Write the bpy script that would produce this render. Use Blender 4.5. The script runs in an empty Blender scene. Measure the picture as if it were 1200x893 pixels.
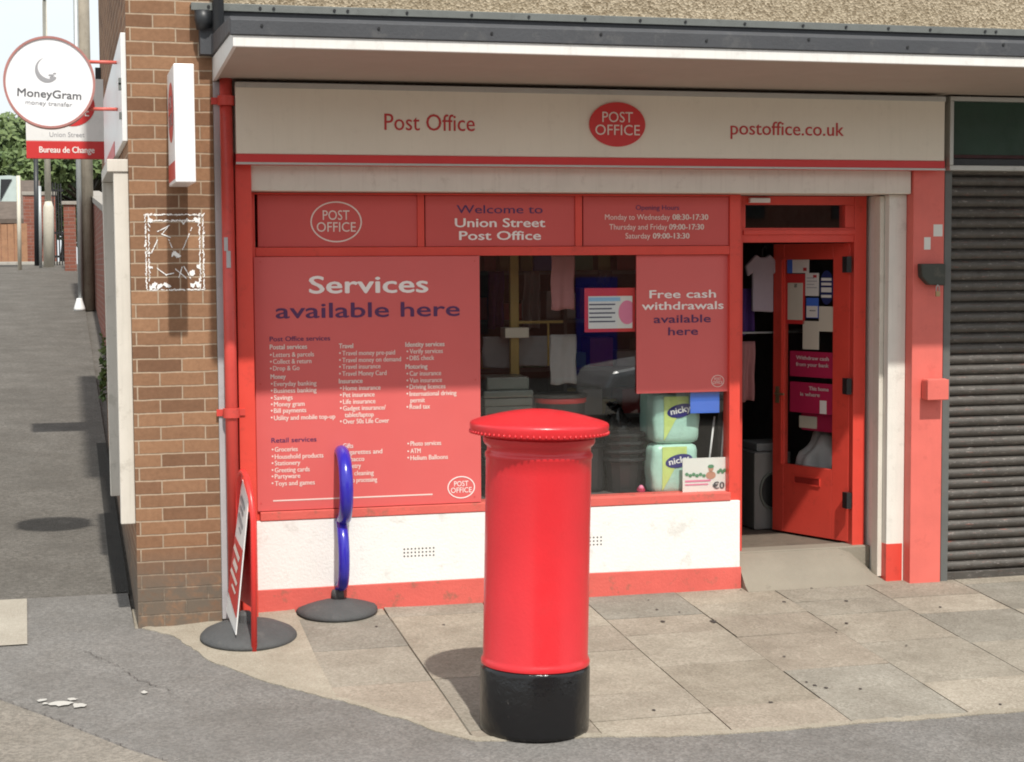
import bpy, bmesh, math, random
from mathutils import Vector, Matrix
random.seed(7)
sc = bpy.context.scene
COL = sc.collection
R_ = math.radians

# ------------------------------------------------------------------ camera
D0, CZ, F = 10.3, 2.172, 1993.68
yaw, pitch, roll = 0.257605, -0.069536, -0.0059707
cy_, sy_ = math.cos(yaw), math.sin(yaw)
fw = Vector((sy_*math.cos(pitch), cy_*math.cos(pitch), math.sin(pitch)))
rt = Vector((cy_, -sy_, 0.0)); up = rt.cross(fw)
c_, s_ = math.cos(roll), math.sin(roll)
rt, up = c_*rt + s_*up, -s_*rt + c_*up
CAM = Vector((0, -D0, CZ))
cam = bpy.data.cameras.new('camera'); co = bpy.data.objects.new('camera', cam); COL.objects.link(co)
m = Matrix((rt, up, -fw)).transposed().to_4x4(); m.translation = CAM
co.matrix_world = m
cam.lens = 36.0*F/1200.0; cam.sensor_width = 36; cam.clip_end = 800; cam.clip_start = 0.1
sc.camera = co

# survey: measured photo points turned into metres on a known plane
def ray(px, py):
    return rt*((px-600)/F) + up*(-(py-446.5)/F) + fw
def Q(px, py, y):
    r = ray(px, py); return CAM + r*((y-CAM.y)/r.y)
def GZ(x, y):
    if y < -3.6: return -0.252
    if y > 31.6: return 2.212
    return 0.07*y
def G(px, py):
    r = ray(px, py); t = (0 - CAM.z - 0.07*D0)/(r.z-0.07*r.y)
    return CAM + r*t
def RC(px0, py0, px1, py1, y):
    mx, my = (px0+px1)/2, (py0+py1)/2
    return (Q(px0, my, y).x, Q(px1, my, y).x, Q(mx, py1, y).z, Q(mx, py0, y).z)

# ------------------------------------------------------------------ materials
def nt(name):
    m = bpy.data.materials.new(name); m.use_nodes = True
    t = m.node_tree; b = t.nodes['Principled BSDF']; return m, t, b
def L(t, a, b): t.links.new(a, b)
def ramp(t, fac, p0, p1, c0=(0, 0, 0, 1), c1=(1, 1, 1, 1)):
    r = t.nodes.new('ShaderNodeValToRGB'); r.color_ramp.elements[0].position = p0; r.color_ramp.elements[1].position = p1
    r.color_ramp.elements[0].color = c0; r.color_ramp.elements[1].color = c1; L(t, fac, r.inputs[0]); return r.outputs[0]
def noise(t, vec, scale, detail=6, rough=.6):
    n = t.nodes.new('ShaderNodeTexNoise'); n.inputs['Scale'].default_value = scale; n.inputs['Detail'].default_value = detail
    n.inputs['Roughness'].default_value = rough; L(t, vec, n.inputs['Vector']); return n.outputs[0]
def mix(t, fac, a, b, mode='MIX'):
    n = t.nodes.new('ShaderNodeMix'); n.data_type = 'RGBA'; n.blend_type = mode
    for i, v in ((0, fac), (6, a), (7, b)):
        if isinstance(v, (int, float)): n.inputs[i].default_value = v
        elif isinstance(v, tuple): n.inputs[i].default_value = (*v[:3], 1)
        else: L(t, v, n.inputs[i])
    return n.outputs[2]
def pos(t, sx=1, sy=1, sz=1):
    g = t.nodes.new('ShaderNodeNewGeometry')
    if (sx, sy, sz) == (1, 1, 1): return g.outputs['Position']
    v = t.nodes.new('ShaderNodeVectorMath'); v.operation = 'MULTIPLY'; v.inputs[1].default_value = (sx, sy, sz)
    L(t, g.outputs['Position'], v.inputs[0]); return v.outputs[0]
def bump(t, b, h, strength=.3, dist=.01):
    n = t.nodes.new('ShaderNodeBump'); n.inputs['Strength'].default_value = strength; n.inputs['Distance'].default_value = dist
    L(t, h, n.inputs['Height']); L(t, n.outputs[0], b.inputs['Normal'])
def paint(name, c, rough=.45, var=.12, dirt=.0, dirtc=(.12, .1, .08), scale=6, metal=0, bs=.06, streak=0, coat=0, spec=.5, dscale=9):
    m, t, b = nt(name); p = pos(t)
    n = noise(t, p, scale); lo = tuple(max(0, v*(1-var*2)) for v in c); hi = tuple(min(1, v*(1+var)) for v in c)
    col = mix(t, n, lo, hi)
    if streak:
        s = noise(t, pos(t, 14, 14, .7), 3, 4); col = mix(t, ramp(t, s, .52, .8, (0, 0, 0, 1), (streak, streak, streak, 1)), col, dirtc)
    if dirt:
        d = noise(t, p, dscale, 9, .7); col = mix(t, ramp(t, d, .56, .66, (0, 0, 0, 1), (dirt, dirt, dirt, 1)), col, dirtc)
    L(t, col, b.inputs['Base Color']); b.inputs['Roughness'].default_value = rough; b.inputs['Metallic'].default_value = metal
    b.inputs['Specular IOR Level'].default_value = spec
    b.inputs['Coat Weight'].default_value = coat; b.inputs['Coat Roughness'].default_value = .15
    rr = noise(t, p, scale*3); L(t, ramp(t, rr, .2, .8, (rough*.8,)*3+(1,), (min(1, rough*1.25),)*3+(1,)), b.inputs['Roughness'])
    if bs: bump(t, b, noise(t, p, 60, 8), bs, .01)
    return m
M = {}
M['frame_red'] = paint('gloss red woodwork paint', (.70, .068, .046), .38, .1, .25, (.25, .03, .02), 4)
M['skirt_red'] = paint('weathered red masonry paint', (.66, .12, .095), .7, .12, .75, (.30, .12, .08), 5, bs=.3)
M['pil_red'] = paint('faded red pilaster paint', (.70, .15, .12), .5, .1, .35, (.5, .1, .08), 4, streak=.12)
M['pipe_red'] = paint('red pipe paint', (.62, .07, .055), .4, .1, .4, (.3, .05, .04), 6)
M['board_red'] = paint('faded coral red vinyl', (.64, .118, .112), .42, .05, 0, scale=2, bs=.01)
M['panel_red'] = paint('red transom panel vinyl', (.58, .082, .074), .42, .06, 0, scale=2, bs=.01)
M['sign_red'] = paint('sign red', (.60, .035, .035), .4, .05, .1, (.3, .04, .04), 5, bs=.01)
M['box_red'] = paint('glossy postbox red', (.66, .020, .028), .34, .09, .12, (.42, .02, .02), scale=3, coat=.2, bs=.12)
M['box_black'] = None
M['cream'] = paint('cream sign panel', (.76, .70, .59), .45, .05, .12, (.45, .40, .32), 2, bs=.01, streak=.1)
M['lintel'] = paint('dirty cream shutter box', (.68, .64, .56), .55, .08, .3, (.36, .31, .25), 5, streak=.25)
M['white'] = paint('white painted render', (.80, .79, .76), .75, .05, .35, (.42, .41, .37), 4, bs=.35, dscale=6)
M['pillar'] = paint('off white painted render', (.72, .70, .64), .7, .06, .3, (.4, .38, .33), 5, bs=.2, streak=.2)
M['letters_white'] = paint('white vinyl letters', (.85, .78, .75), .5, .03, 0, bs=0)
M['letters_purple'] = paint('purple vinyl letters', (.085, .022, .095), .5, .05, 0, bs=0)
M['letters_red'] = paint('red vinyl letters', (.50, .04, .04), .5, .05, 0, bs=0)
M['letters_cream'] = paint('cream vinyl letters', (.78, .66, .60), .5, .05, 0, bs=0)
M['letters_grey'] = paint('dark grey letters', (.10, .10, .11), .5, .05, 0, bs=0)
M['letters_lgrey'] = paint('mid grey letters', (.33, .33, .35), .5, .05, 0, bs=0)
M['white_plastic'] = paint('white plastic', (.80, .80, .79), .35, .04, .15, (.5, .5, .48), 6, bs=.01)
M['pvc'] = paint('white weathered board', (.74, .73, .70), .5, .05, .3, (.45, .43, .4), 6, streak=.3)
M['soffit'] = paint('taupe soffit paint', (.42, .35, .30), .7, .06, .15, (.3, .26, .22), 2)
M['lead'] = paint('dark grey flashing', (.055, .058, .065), .6, .15, .5, (.10, .10, .10), 3, bs=.2)
M['galv'] = paint('dull grey metal strip', (.17, .18, .17), .5, .15, .5, (.08, .08, .075), 8, metal=.3)
M['black_pipe'] = paint('black painted iron', (.02, .022, .025), .45, .1)
M['shutter'] = paint('dirty dark roller shutter', (.105, .096, .086), .48, .2, .55, (.055, .045, .038), 8, metal=.35, bs=.2, streak=.35)
def flecks(m):
    t = m.node_tree; b = t.nodes['Principled BSDF']; src = b.inputs['Base Color'].links[0].from_socket
    n = noise(t, pos(t, 9, 1, 45), 1.6, 8, .75); c = mix(t, ramp(t, n, .57, .66), src, (.30, .27, .25))
    n2 = noise(t, pos(t, 5, 1, 60), 1.3, 8, .75); c = mix(t, ramp(t, n2, .59, .67), c, (.28, .10, .075)); L(t, c, b.inputs['Base Color'])
flecks(M['shutter'])
M['guide'] = paint('grey shutter guide', (.12, .125, .12), .5, .15, .4)
M['green'] = paint('dark green panel', (.012, .045, .025), .5, .2)
M['maroon'] = paint('dark maroon strip', (.045, .008, .01), .6, .2)
M['alu'] = paint('dull aluminium frame', (.50, .50, .47), .4, .06, .3, (.3, .3, .28), 6, metal=.4)
M['grey_trunk'] = paint('grey plastic trunking', (.42, .41, .42), .5, .08, .3, (.25, .24, .24))
M['black'] = paint('black plastic', (.022, .023, .024), .35, .2, bs=.03)
M['rubber'] = paint('dark grey recycled rubber', (.075, .077, .078), .75, .15, .3, (.13, .125, .115), 8, bs=.4)
M['blue'] = paint('blue gloss tube', (.030, .025, .40), .22, .08, .0, coat=.3)
M['tube_red'] = paint('bright red tube', (.78, .045, .04), .3, .06)
M['wood_pole'] = paint('weathered pole timber', (.34, .30, .24), .85, .2, .4, (.12, .1, .08), 6, streak=.5)
M['steel'] = paint('galvanised steel', (.42, .44, .44), .45, .1, .3, (.25, .26, .25), metal=.4)
M['post_cream'] = paint('cream lamp post paint', (.62, .58, .48), .5, .08, .3, (.35, .3, .25))
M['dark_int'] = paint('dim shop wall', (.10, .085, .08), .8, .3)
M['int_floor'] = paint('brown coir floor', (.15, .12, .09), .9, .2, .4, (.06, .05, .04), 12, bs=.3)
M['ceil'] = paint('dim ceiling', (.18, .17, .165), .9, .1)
M['step'] = paint('worn concrete', (.27, .24, .19), .85, .15, .8, (.16, .14, .11), 3, bs=.5, dscale=3)
M['timber'] = paint('orange fence boards', (.38, .20, .11), .8, .2, .3, streak=.3)
M['dark_gate'] = paint('black ironwork', (.02, .02, .022), .5, .2)
M['tile'] = paint('brown roof tiles', (.13, .10, .08), .8, .3, .4)
M['coping'] = paint('concrete coping', (.34, .31, .27), .85, .12, .4)
M['bark'] = paint('bark', (.10, .08, .06), .9, .3)
M['kerb'] = paint('concrete kerb', (.42, .40, .36), .85, .1, .3)
M['mesh_green'] = paint('pale green grey sheet', (.48, .56, .54), .5, .08, .3, (.35, .4, .38))
M['int_yellow'] = paint('yellow painted metal', (.30, .21, .05), .5, .1)
M['shirt'] = paint('pale lilac cotton', (.40, .34, .39), .9, .06, bs=.2)
M['purple_cloth'] = paint('purple cloth', (.07, .025, .16), .9, .15)
M['pink_cloth'] = paint('dusty pink cloth', (.45, .20, .20), .9, .1)
M['blue_card'] = paint('blue card', (.06, .16, .62), .5, .05, bs=0)
M['pack_green'] = paint('mint plastic wrapping', (.42, .66, .56), .3, .12, scale=14, bs=.25)
M['pack_lime'] = paint('lime print on wrapping', (.55, .68, .22), .3, .12, scale=14, bs=.2)
M['pack_navy'] = paint('navy print', (.04, .035, .18), .3, .05, bs=0)
M['pack_white'] = paint('white print', (.78, .78, .78), .4, .05, bs=0)
M['paper'] = paint('white paper', (.72, .71, .67), .7, .05, bs=0)
M['paper_cream'] = paint('cream paper', (.60, .56, .46), .7, .05, bs=0)
M['mag'] = paint('magenta card', (.42, .015, .07), .5, .06, bs=0)
M['pink'] = paint('pink print', (.75, .22, .36), .5, .06, bs=0)
M['navy'] = paint('navy sticker', (.02, .03, .12), .4, .06, bs=0)
M['skyblue'] = paint('light blue print', (.30, .52, .72), .5, .06, bs=0)
M['grey_tub'] = paint('grey green plastic', (.13, .145, .125), .35, .1)
M['greyc'] = paint('pale grey fabric', (.25, .25, .245), .8, .1, bs=.2)
M['car'] = paint('silver car paint', (.78, .79, .80), .25, .03, metal=.2, coat=.6)
M['tyre'] = paint('tyre rubber', (.02, .02, .02), .8)
M['skin_pic'] = paint('warm print', (.5, .25, .17), .5, .05, bs=0)
M['leafprint'] = paint('dark green print', (.10, .26, .14), .5, .05, bs=0)
M['glue'] = paint('white glue residue', (.86, .85, .83), .8, .08)
M['gum'] = paint('old chewing gum', (.06, .05, .045), .8, .3)
M['cover'] = paint('cast iron cover', (.065, .062, .058), .7, .2, .4, (.1, .09, .08))
M['whitemark'] = paint('worn white road paint', (.46, .445, .41), .8, .1)
M['brass'] = paint('dull brass', (.45, .33, .18), .35, .1, metal=.7)

def black_iron():
    m, t, b = nt('rough glossy black iron'); p = pos(t)
    n = noise(t, p, 22, 8, .7)
    col = mix(t, ramp(t, n, .66, .72), (.008, .008, .009), (.09, .08, .075))
    L(t, col, b.inputs['Base Color']); b.inputs['Roughness'].default_value = .17
    bump(t, b, noise(t, p, 26, 5, .6), .35, .010); return m
M['box_black'] = black_iron()

def brick_mat(name, c1, c2, mortar, bw=.262, bh=.081, ou=.108, ov=0, grime=True, ms=.0055):
    m, t, b = nt(name)
    g = t.nodes.new('ShaderNodeNewGeometry'); s = t.nodes.new('ShaderNodeSeparateXYZ'); L(t, g.outputs['Position'], s.inputs[0])
    a = t.nodes.new('ShaderNodeMath'); a.operation = 'ADD'; L(t, s.outputs[0], a.inputs[0]); L(t, s.outputs[1], a.inputs[1])
    a2 = t.nodes.new('ShaderNodeMath'); a2.operation = 'ADD'; L(t, a.outputs[0], a2.inputs[0]); a2.inputs[1].default_value = ou
    a3 = t.nodes.new('ShaderNodeMath'); a3.operation = 'ADD'; L(t, s.outputs[2], a3.inputs[0]); a3.inputs[1].default_value = ov
    wv = noise(t, g.outputs['Position'], 5, 3); wob = t.nodes.new('ShaderNodeMath'); wob.operation = 'MULTIPLY_ADD'
    L(t, wv, wob.inputs[0]); wob.inputs[1].default_value = .014; L(t, a3.outputs[0], wob.inputs[2])
    cmb = t.nodes.new('ShaderNodeCombineXYZ'); L(t, a2.outputs[0], cmb.inputs[0]); L(t, wob.outputs[0], cmb.inputs[1])
    br = t.nodes.new('ShaderNodeTexBrick'); L(t, cmb.outputs[0], br.inputs['Vector'])
    br.inputs['Scale'].default_value = 1; br.inputs['Brick Width'].default_value = bw; br.inputs['Row Height'].default_value = bh
    br.inputs['Mortar Size'].default_value = ms; br.inputs['Mortar Smooth'].default_value = .35; br.inputs['Bias'].default_value = 0
    br.inputs['Color1'].default_value = (*c1, 1); br.inputs['Color2'].default_value = (*c2, 1); br.inputs['Mortar'].default_value = (*mortar, 1)
    n = noise(t, g.outputs['Position'], 35, 6, .7)
    col = mix(t, .55, br.outputs['Color'], ramp(t, n, .25, .75, (.45, .42, .4, 1), (1, 1, 1, 1)), 'MULTIPLY')
    n2 = noise(t, g.outputs['Position'], 3, 5, .6)
    col = mix(t, .5, col, ramp(t, n2, .3, .7, (.7, .68, .66, 1), (1.0, 1.0, 1.0, 1)), 'MULTIPLY')
    if grime:
        mr = t.nodes.new('ShaderNodeMapRange'); L(t, s.outputs[2], mr.inputs[0]); mr.inputs[1].default_value = .22; mr.inputs[2].default_value = .50
        mr.inputs[3].default_value = 1; mr.inputs[4].default_value = 0
        ad = t.nodes.new('ShaderNodeMath'); ad.operation = 'MULTIPLY'; L(t, mr.outputs[0], ad.inputs[0]); L(t, ramp(t, noise(t, g.outputs['Position'], 9, 6, .7), .34, .52, (.3, .3, .3, 1), (.95, .95, .95, 1)), ad.inputs[1])
        col = mix(t, ad.outputs[0], col, (.145, .12, .095))
    L(t, col, b.inputs['Base Color']); b.inputs['Roughness'].default_value = .9; b.inputs['Specular IOR Level'].default_value = .2
    h = mix(t, .25, br.outputs['Fac'], n); inv = t.nodes.new('ShaderNodeInvert'); L(t, h, inv.inputs[1])
    bump(t, b, inv.outputs[0], .7, .008); return m
M['brick'] = brick_mat('brown facing brick', (.39, .22, .125), (.22, .12, .072), (.50, .39, .285))
M['brick_red'] = brick_mat('red wall brick', (.36, .14, .10), (.28, .11, .08), (.36, .28, .24), grime=False)

def speckle(name, c1, c2, c3, s1=160, s2=6, rough=.92, bs=.6, big=.5, attr=None, lo=.78):
    m, t, b = nt(name); p = pos(t)
    v = t.nodes.new('ShaderNodeTexVoronoi'); v.inputs['Scale'].default_value = s1; L(t, p, v.inputs['Vector'])
    sp = t.nodes.new('ShaderNodeSeparateColor'); L(t, v.outputs['Color'], sp.inputs[0])
    col = mix(t, sp.outputs[0], c1, c2)
    n = noise(t, p, s2, 8, .65); col = mix(t, ramp(t, n, .35, .7, (0, 0, 0, 1), (big, big, big, 1)), col, c3)
    n2 = noise(t, p, .9, 4, .6); col = mix(t, .6, col, ramp(t, n2, .3, .7, (lo, lo*.985, lo*.97, 1), (1, 1, 1, 1)), 'MULTIPLY')
    n3 = noise(t, p, 2.7, 9, .72); col = mix(t, .7, col, ramp(t, n3, .40, .60, (lo*1.06, lo*1.04, lo*1.02, 1), (1, 1, 1, 1)), 'MULTIPLY')
    if attr:
        a = t.nodes.new('ShaderNodeAttribute'); a.attribute_name = attr; col = mix(t, 1.0, col, a.outputs['Color'], 'MULTIPLY')
    L(t, col, b.inputs['Base Color']); b.inputs['Roughness'].default_value = rough; b.inputs['Specular IOR Level'].default_value = .25
    bump(t, b, v.outputs['Distance'], bs, .006); return m
M['tarmac'] = speckle('grey footway tarmac', (.155, .148, .139), (.255, .243, .228), (.145, .138, .130), 75, 4)
M['tarmac_old'] = speckle('old dark tarmac', (.105, .097, .086), (.19, .176, .157), (.098, .090, .079), 60, 2.2, big=.7)
M['road'] = speckle('brownish road surface', (.19, .172, .148), (.315, .285, .245), (.19, .175, .15), 65, 3)
M['dash'] = speckle('pebbledash render', (.20, .155, .10), (.54, .46, .34), (.33, .27, .18), 75, 3, bs=1.0, big=.35)
M['flag'] = speckle('stone flags', (.78, .76, .72), (1.18, 1.17, 1.15), (.86, .84, .80), 85, 5, bs=.3, big=.6, attr='tone', lo=.70)
M['joint'] = speckle('sandy joints', (.19, .165, .13), (.27, .235, .18), (.14, .125, .09), 200, 8)
M['paleslab'] = speckle('pale concrete slab', (.40, .36, .30), (.50, .46, .39), (.36, .33, .27), 170, 6)
M['mortar'] = speckle('sandy mortar edging', (.34, .305, .245), (.44, .40, .325), (.28, .245, .19), 120, 8)

def glass_mat(name, tint=(.975, .985, .98)):
    m, t, b = nt(name); t.nodes.remove(b); out = [n for n in t.nodes if n.type == 'OUTPUT_MATERIAL'][0]
    tr = t.nodes.new('ShaderNodeBsdfTransparent'); tr.inputs[0].default_value = (*tint, 1)
    gl = t.nodes.new('ShaderNodeBsdfGlossy'); gl.inputs['Roughness'].default_value = .01; gl.inputs[0].default_value = (1, 1, 1, 1)
    lw = t.nodes.new('ShaderNodeLayerWeight'); lw.inputs[0].default_value = .5; pw = t.nodes.new('ShaderNodeMath'); pw.operation = 'POWER'; L(t, lw.outputs['Facing'], pw.inputs[0]); pw.inputs[1].default_value = 5
    fr = t.nodes.new('ShaderNodeMath'); fr.operation = 'MULTIPLY_ADD'; L(t, pw.outputs[0], fr.inputs[0]); fr.inputs[1].default_value = .93; fr.inputs[2].default_value = .042
    mx = t.nodes.new('ShaderNodeMixShader'); L(t, fr.outputs[0], mx.inputs[0]); L(t, tr.outputs[0], mx.inputs[1]); L(t, gl.outputs[0], mx.inputs[2])
    L(t, mx.outputs[0], out.inputs['Surface']); return m
M['surround'] = paint('grubby cream timber', (.66, .62, .55), .6, .08, .5, (.40, .37, .31), 5, streak=.4)
M['glass'] = glass_mat('window glass')
M['film'] = glass_mat('clear film', (.75, .8, .85))
def leaf_mat(name, a, b_):
    m, t, b = nt(name); n = noise(t, pos(t), 1.2, 4); L(t, mix(t, ramp(t, n, .35, .65), a, b_), b.inputs['Base Color']); b.inputs['Roughness'].default_value = .6
    return m
M['leaf'] = leaf_mat('leaves', (.07, .115, .035), (.15, .20, .07))
M['leaf2'] = leaf_mat('leaves lighter', (.09, .14, .045), (.19, .24, .09))
M['weed'] = leaf_mat('weed leaves', (.07, .12, .03), (.2, .22, .08))
M['dead'] = paint('dry leaves', (.32, .22, .12), .9, .3)

# ------------------------------------------------------------------ builders
ORG = {}
def tag(o, label=None, cat=None, group=None, kind=None):
    if label: o['label'] = label
    if cat: o['category'] = cat
    if group: o['group'] = group
    if kind: o['kind'] = kind
    return o
def thing(name, loc, label, cat, group=None):
    o = bpy.data.objects.new(name, None); COL.objects.link(o); o.location = loc; o.empty_display_size = .1
    ORG[o.name] = Vector(loc); return tag(o, label, cat, group)
def link(name, me, mat, parent=None, bev=0, smooth=False):
    vs = [v.co for v in me.vertices]
    if vs:
        lo = Vector([min(v[i] for v in vs) for i in range(3)]); hi = Vector([max(v[i] for v in vs) for i in range(3)])
        o0 = Vector(((lo.x+hi.x)/2, (lo.y+hi.y)/2, lo.z))
    else: o0 = Vector((0, 0, 0))
    me.transform(Matrix.Translation(-o0))
    for mm in (mat if isinstance(mat, (list, tuple)) else [mat]): me.materials.append(mm)
    o = bpy.data.objects.new(name, me); COL.objects.link(o)
    if parent: o.parent = parent; o.location = o0 - ORG[parent.name]
    else: o.location = o0
    ORG[o.name] = o0
    if smooth:
        for p in me.polygons: p.use_smooth = True
    if bev:
        b = o.modifiers.new('bevel', 'BEVEL'); b.width = bev; b.segments = 2; b.limit_method = 'ANGLE'; b.angle_limit = R_(40)
        b.harden_normals = False
    return o
def obj(name, bm, mat, parent=None, bev=0, smooth=False):
    bmesh.ops.recalc_face_normals(bm, faces=bm.faces)
    me = bpy.data.meshes.new(name); bm.to_mesh(me); bm.free(); return link(name, me, mat, parent, bev, smooth)
def NB(): return bmesh.new()
def box(bm, x0, x1, y0, y1, z0, z1, mi=0):
    if x0 > x1: x0, x1 = x1, x0
    if z0 > z1: z0, z1 = z1, z0
    if y0 > y1: y0, y1 = y1, y0
    v = [bm.verts.new((x, y, z)) for x in (x0, x1) for y in (y0, y1) for z in (z0, z1)]
    for f in ((0, 1, 3, 2), (4, 6, 7, 5), (0, 4, 5, 1), (2, 3, 7, 6), (0, 2, 6, 4), (1, 5, 7, 3)):
        bm.faces.new([v[i] for i in f]).material_index = mi
    return bm
def B(*a): return box(NB(), *a)
def rbox(px0, py0, px1, py1, y0, y1, bm=None):          # a box whose front face (y0) is measured in the photo
    x0, x1, z0, z1 = RC(px0, py0, px1, py1, y0)
    return box(bm or NB(), x0, x1, y0, y1, z0, z1)
def prism(bm, pts, y0, y1):                              # pts (x,z)
    a = [bm.verts.new((p[0], y0, p[1])) for p in pts]; b = [bm.verts.new((p[0], y1, p[1])) for p in pts]
    n = len(pts); bm.faces.new(a); bm.faces.new(b[::-1])
    for i in range(n): bm.faces.new((a[i], b[i], b[(i+1) % n], a[(i+1) % n]))
    return bm
def prismx(bm, pts, x0, x1):                             # pts (y,z)
    a = [bm.verts.new((x0, p[0], p[1])) for p in pts]; b = [bm.verts.new((x1, p[0], p[1])) for p in pts]
    n = len(pts); bm.faces.new(a); bm.faces.new(b[::-1])
    for i in range(n): bm.faces.new((a[i], b[i], b[(i+1) % n], a[(i+1) % n]))
    return bm
def ell(cx, cz, rx, rz, n=40): return [(cx+rx*math.cos(2*math.pi*i/n), cz+rz*math.sin(2*math.pi*i/n)) for i in range(n)]
def ring(bm, cx, cz, rx, rz, w, y0, y1, n=44):
    o = ell(cx, cz, rx, rz, n); i_ = ell(cx, cz, rx-w, rz-w, n)
    V = [[bm.verts.new((p[0], y, p[1])) for p in q] for q in (o, i_) for y in (y0, y1)]
    for k in range(n):
        j = (k+1) % n
        for a, b in ((0, 1), (1, 3), (3, 2), (2, 0)): bm.faces.new((V[a][k], V[a][j], V[b][j], V[b][k]))
    return bm
def lathe(bm, prof, c=(0, 0, 0), n=48, sx=1, sy=1, cap=True, jag=None):
    rows = []
    for r, z in prof:
        rows.append([bm.verts.new((c[0]+r*sx*math.cos(2*math.pi*k/n), c[1]+r*sy*math.sin(2*math.pi*k/n), c[2]+z)) for k in range(n)])
    for a, b in zip(rows, rows[1:]):
        for k in range(n): bm.faces.new((a[k], a[(k+1) % n], b[(k+1) % n], b[k]))
    if cap: bm.faces.new(rows[0][::-1]); bm.faces.new(rows[-1])
    return bm
def tube(bm, pts, r, n=10, closed=False):
    pts = [Vector(p) for p in pts]; N = len(pts); rows = []; prev = None
    for i, p in enumerate(pts):
        if closed: d = pts[(i+1) % N]-pts[i-1]
        else: d = pts[min(i+1, N-1)]-pts[max(i-1, 0)]
        d.normalize()
        if prev is None:
            u = d.cross(Vector((0, 0, 1)) if abs(d.z) < .9 else Vector((1, 0, 0))).normalized()
        else: u = (prev-d*prev.dot(d)).normalized()
        prev = u; w = d.cross(u); rr = r[i] if isinstance(r, (list, tuple)) else r
        rows.append([bm.verts.new(p+u*rr*math.cos(2*math.pi*k/n)+w*rr*math.sin(2*math.pi*k/n)) for k in range(n)])
    R2 = rows+[rows[0]] if closed else rows
    for a, b in zip(R2, R2[1:]):
        for k in range(n): bm.faces.new((a[k], a[(k+1) % n], b[(k+1) % n], b[k]))
    if not closed: bm.faces.new(rows[0][::-1]); bm.faces.new(rows[-1])
    return bm
def dup(o, delta=(0, 0, 0), label=None, parent=None):
    c = o.copy(); COL.objects.link(c); c.parent = parent; c.location = Vector(o.location)+Vector(delta)
    if label: c['label'] = label
    for ch in list(o.children): dup(ch, (0, 0, 0), None, c)
    return c

# lettering: the built-in font turned to mesh, fitted between two measured points
_cap = [None]
def tmesh(body, bold=0):
    cu = bpy.data.curves.new('t', 'FONT'); cu.body = body; cu.size = 1; cu.offset = bold; cu.extrude = 0.0; cu.resolution_u = 3
    o = bpy.data.objects.new('t', cu); COL.objects.link(o)
    dg = bpy.context.evaluated_depsgraph_get(); me = bpy.data.meshes.new_from_object(o.evaluated_get(dg))
    bpy.data.objects.remove(o); bpy.data.curves.remove(cu); return me
def textmesh(bm, body, x0, x1, z, cap, y, bold=0, tf=None):
    if _cap[0] is None:
        me = tmesh('H'); _cap[0] = max(v.co.y for v in me.vertices); bpy.data.meshes.remove(me)
    me = tmesh(body)
    xs = [v.co.x for v in me.vertices]; a, b = min(xs), max(xs); sz = cap/_cap[0]; d = bold*sz
    k = (x1-x0-2*d)/(b-a)
    b2 = NB(); b2.from_mesh(me); bpy.data.meshes.remove(me)
    lay = [(0, 0)] if not bold else ([(-d, 0), (d, 0)] if bold < .02 else [(-d, 0), (0, 0), (d, 0), (0, d*.5), (0, -d*.5)])
    for li, (dx, dz) in enumerate(lay):
        vm = {}
        for f in b2.faces:
            vs = []
            for v in f.verts:
                if v.index not in vm:
                    p = Vector((x0+d+(v.co.x-a)*k+dx, y-.0004*li, z+v.co.y*sz+dz)); vm[v.index] = bm.verts.new(tf(p) if tf else p)
                vs.append(vm[v.index])
            try: bm.faces.new(vs)
            except ValueError: pass
    b2.free(); return bm
def T(bm, body, px0, px1, base, cap, y, bold=0):
    mx = (px0+px1)/2; z = Q(mx, base, y).z; h = Q(mx, base-cap, y).z-z
    textmesh(bm, body, Q(px0, base, y).x, Q(px1, base, y).x, z, h, y, bold)
def flatobj(name, bm, mat, parent, kindlabel=None):      # flat lettering given 1 mm thickness
    me = bpy.data.meshes.new(name); bm.to_mesh(me); bm.free(); o = link(name, me, mat, parent)
    s = o.modifiers.new('thick', 'SOLIDIFY'); s.thickness = .0003; s.offset = 0
    return o
def eq(cx, cy, rx, ry, y):
    c = Q(cx, cy, y); return c.x, c.z, Q(cx+rx, cy, y).x-c.x, Q(cx, cy-ry, y).z-c.z

# ------------------------------------------------------------------ world and sun
EL, AZ = R_(54.3), R_(178.5)
w = bpy.data.worlds.new('World'); sc.world = w; w.use_nodes = True; t = w.node_tree
bg = t.nodes['Background']; sky = t.nodes.new('ShaderNodeTexSky'); sky.sky_type = 'NISHITA'; sky.sun_disc = False
sky.sun_elevation = EL; sky.sun_rotation = AZ; sky.dust_density = 3; sky.air_density = 1.2
tc = t.nodes.new('ShaderNodeTexCoord'); mp = t.nodes.new('ShaderNodeMapping'); mp.inputs['Scale'].default_value = (1, 1, 2.6); L(t, tc.outputs['Generated'], mp.inputs[0])
cn = noise(t, mp.outputs[0], 2.6, 7, .55)
hsv = t.nodes.new('ShaderNodeRGBToBW'); L(t, sky.outputs[0], hsv.inputs[0])
cl = mix(t, ramp(t, cn, .30, .55, (.72, .72, .72, 1), (.97, .97, .97, 1)), sky.outputs[0], (5.0, 5.25, 5.4))
L(t, cl, bg.inputs[0]); bg.inputs[1].default_value = .15
sun = bpy.data.lights.new('sun', 'SUN'); so = bpy.data.objects.new('sun', sun); COL.objects.link(so)
sun.energy = 3.35; sun.angle = R_(.9); sun.color = (1, .955, .88)
sd = Vector((math.sin(AZ)*math.cos(EL), math.cos(AZ)*math.cos(EL), math.sin(EL)))
so.rotation_euler = sd.to_track_quat('Z', 'Y').to_euler(); so.location = sd*30
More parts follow.
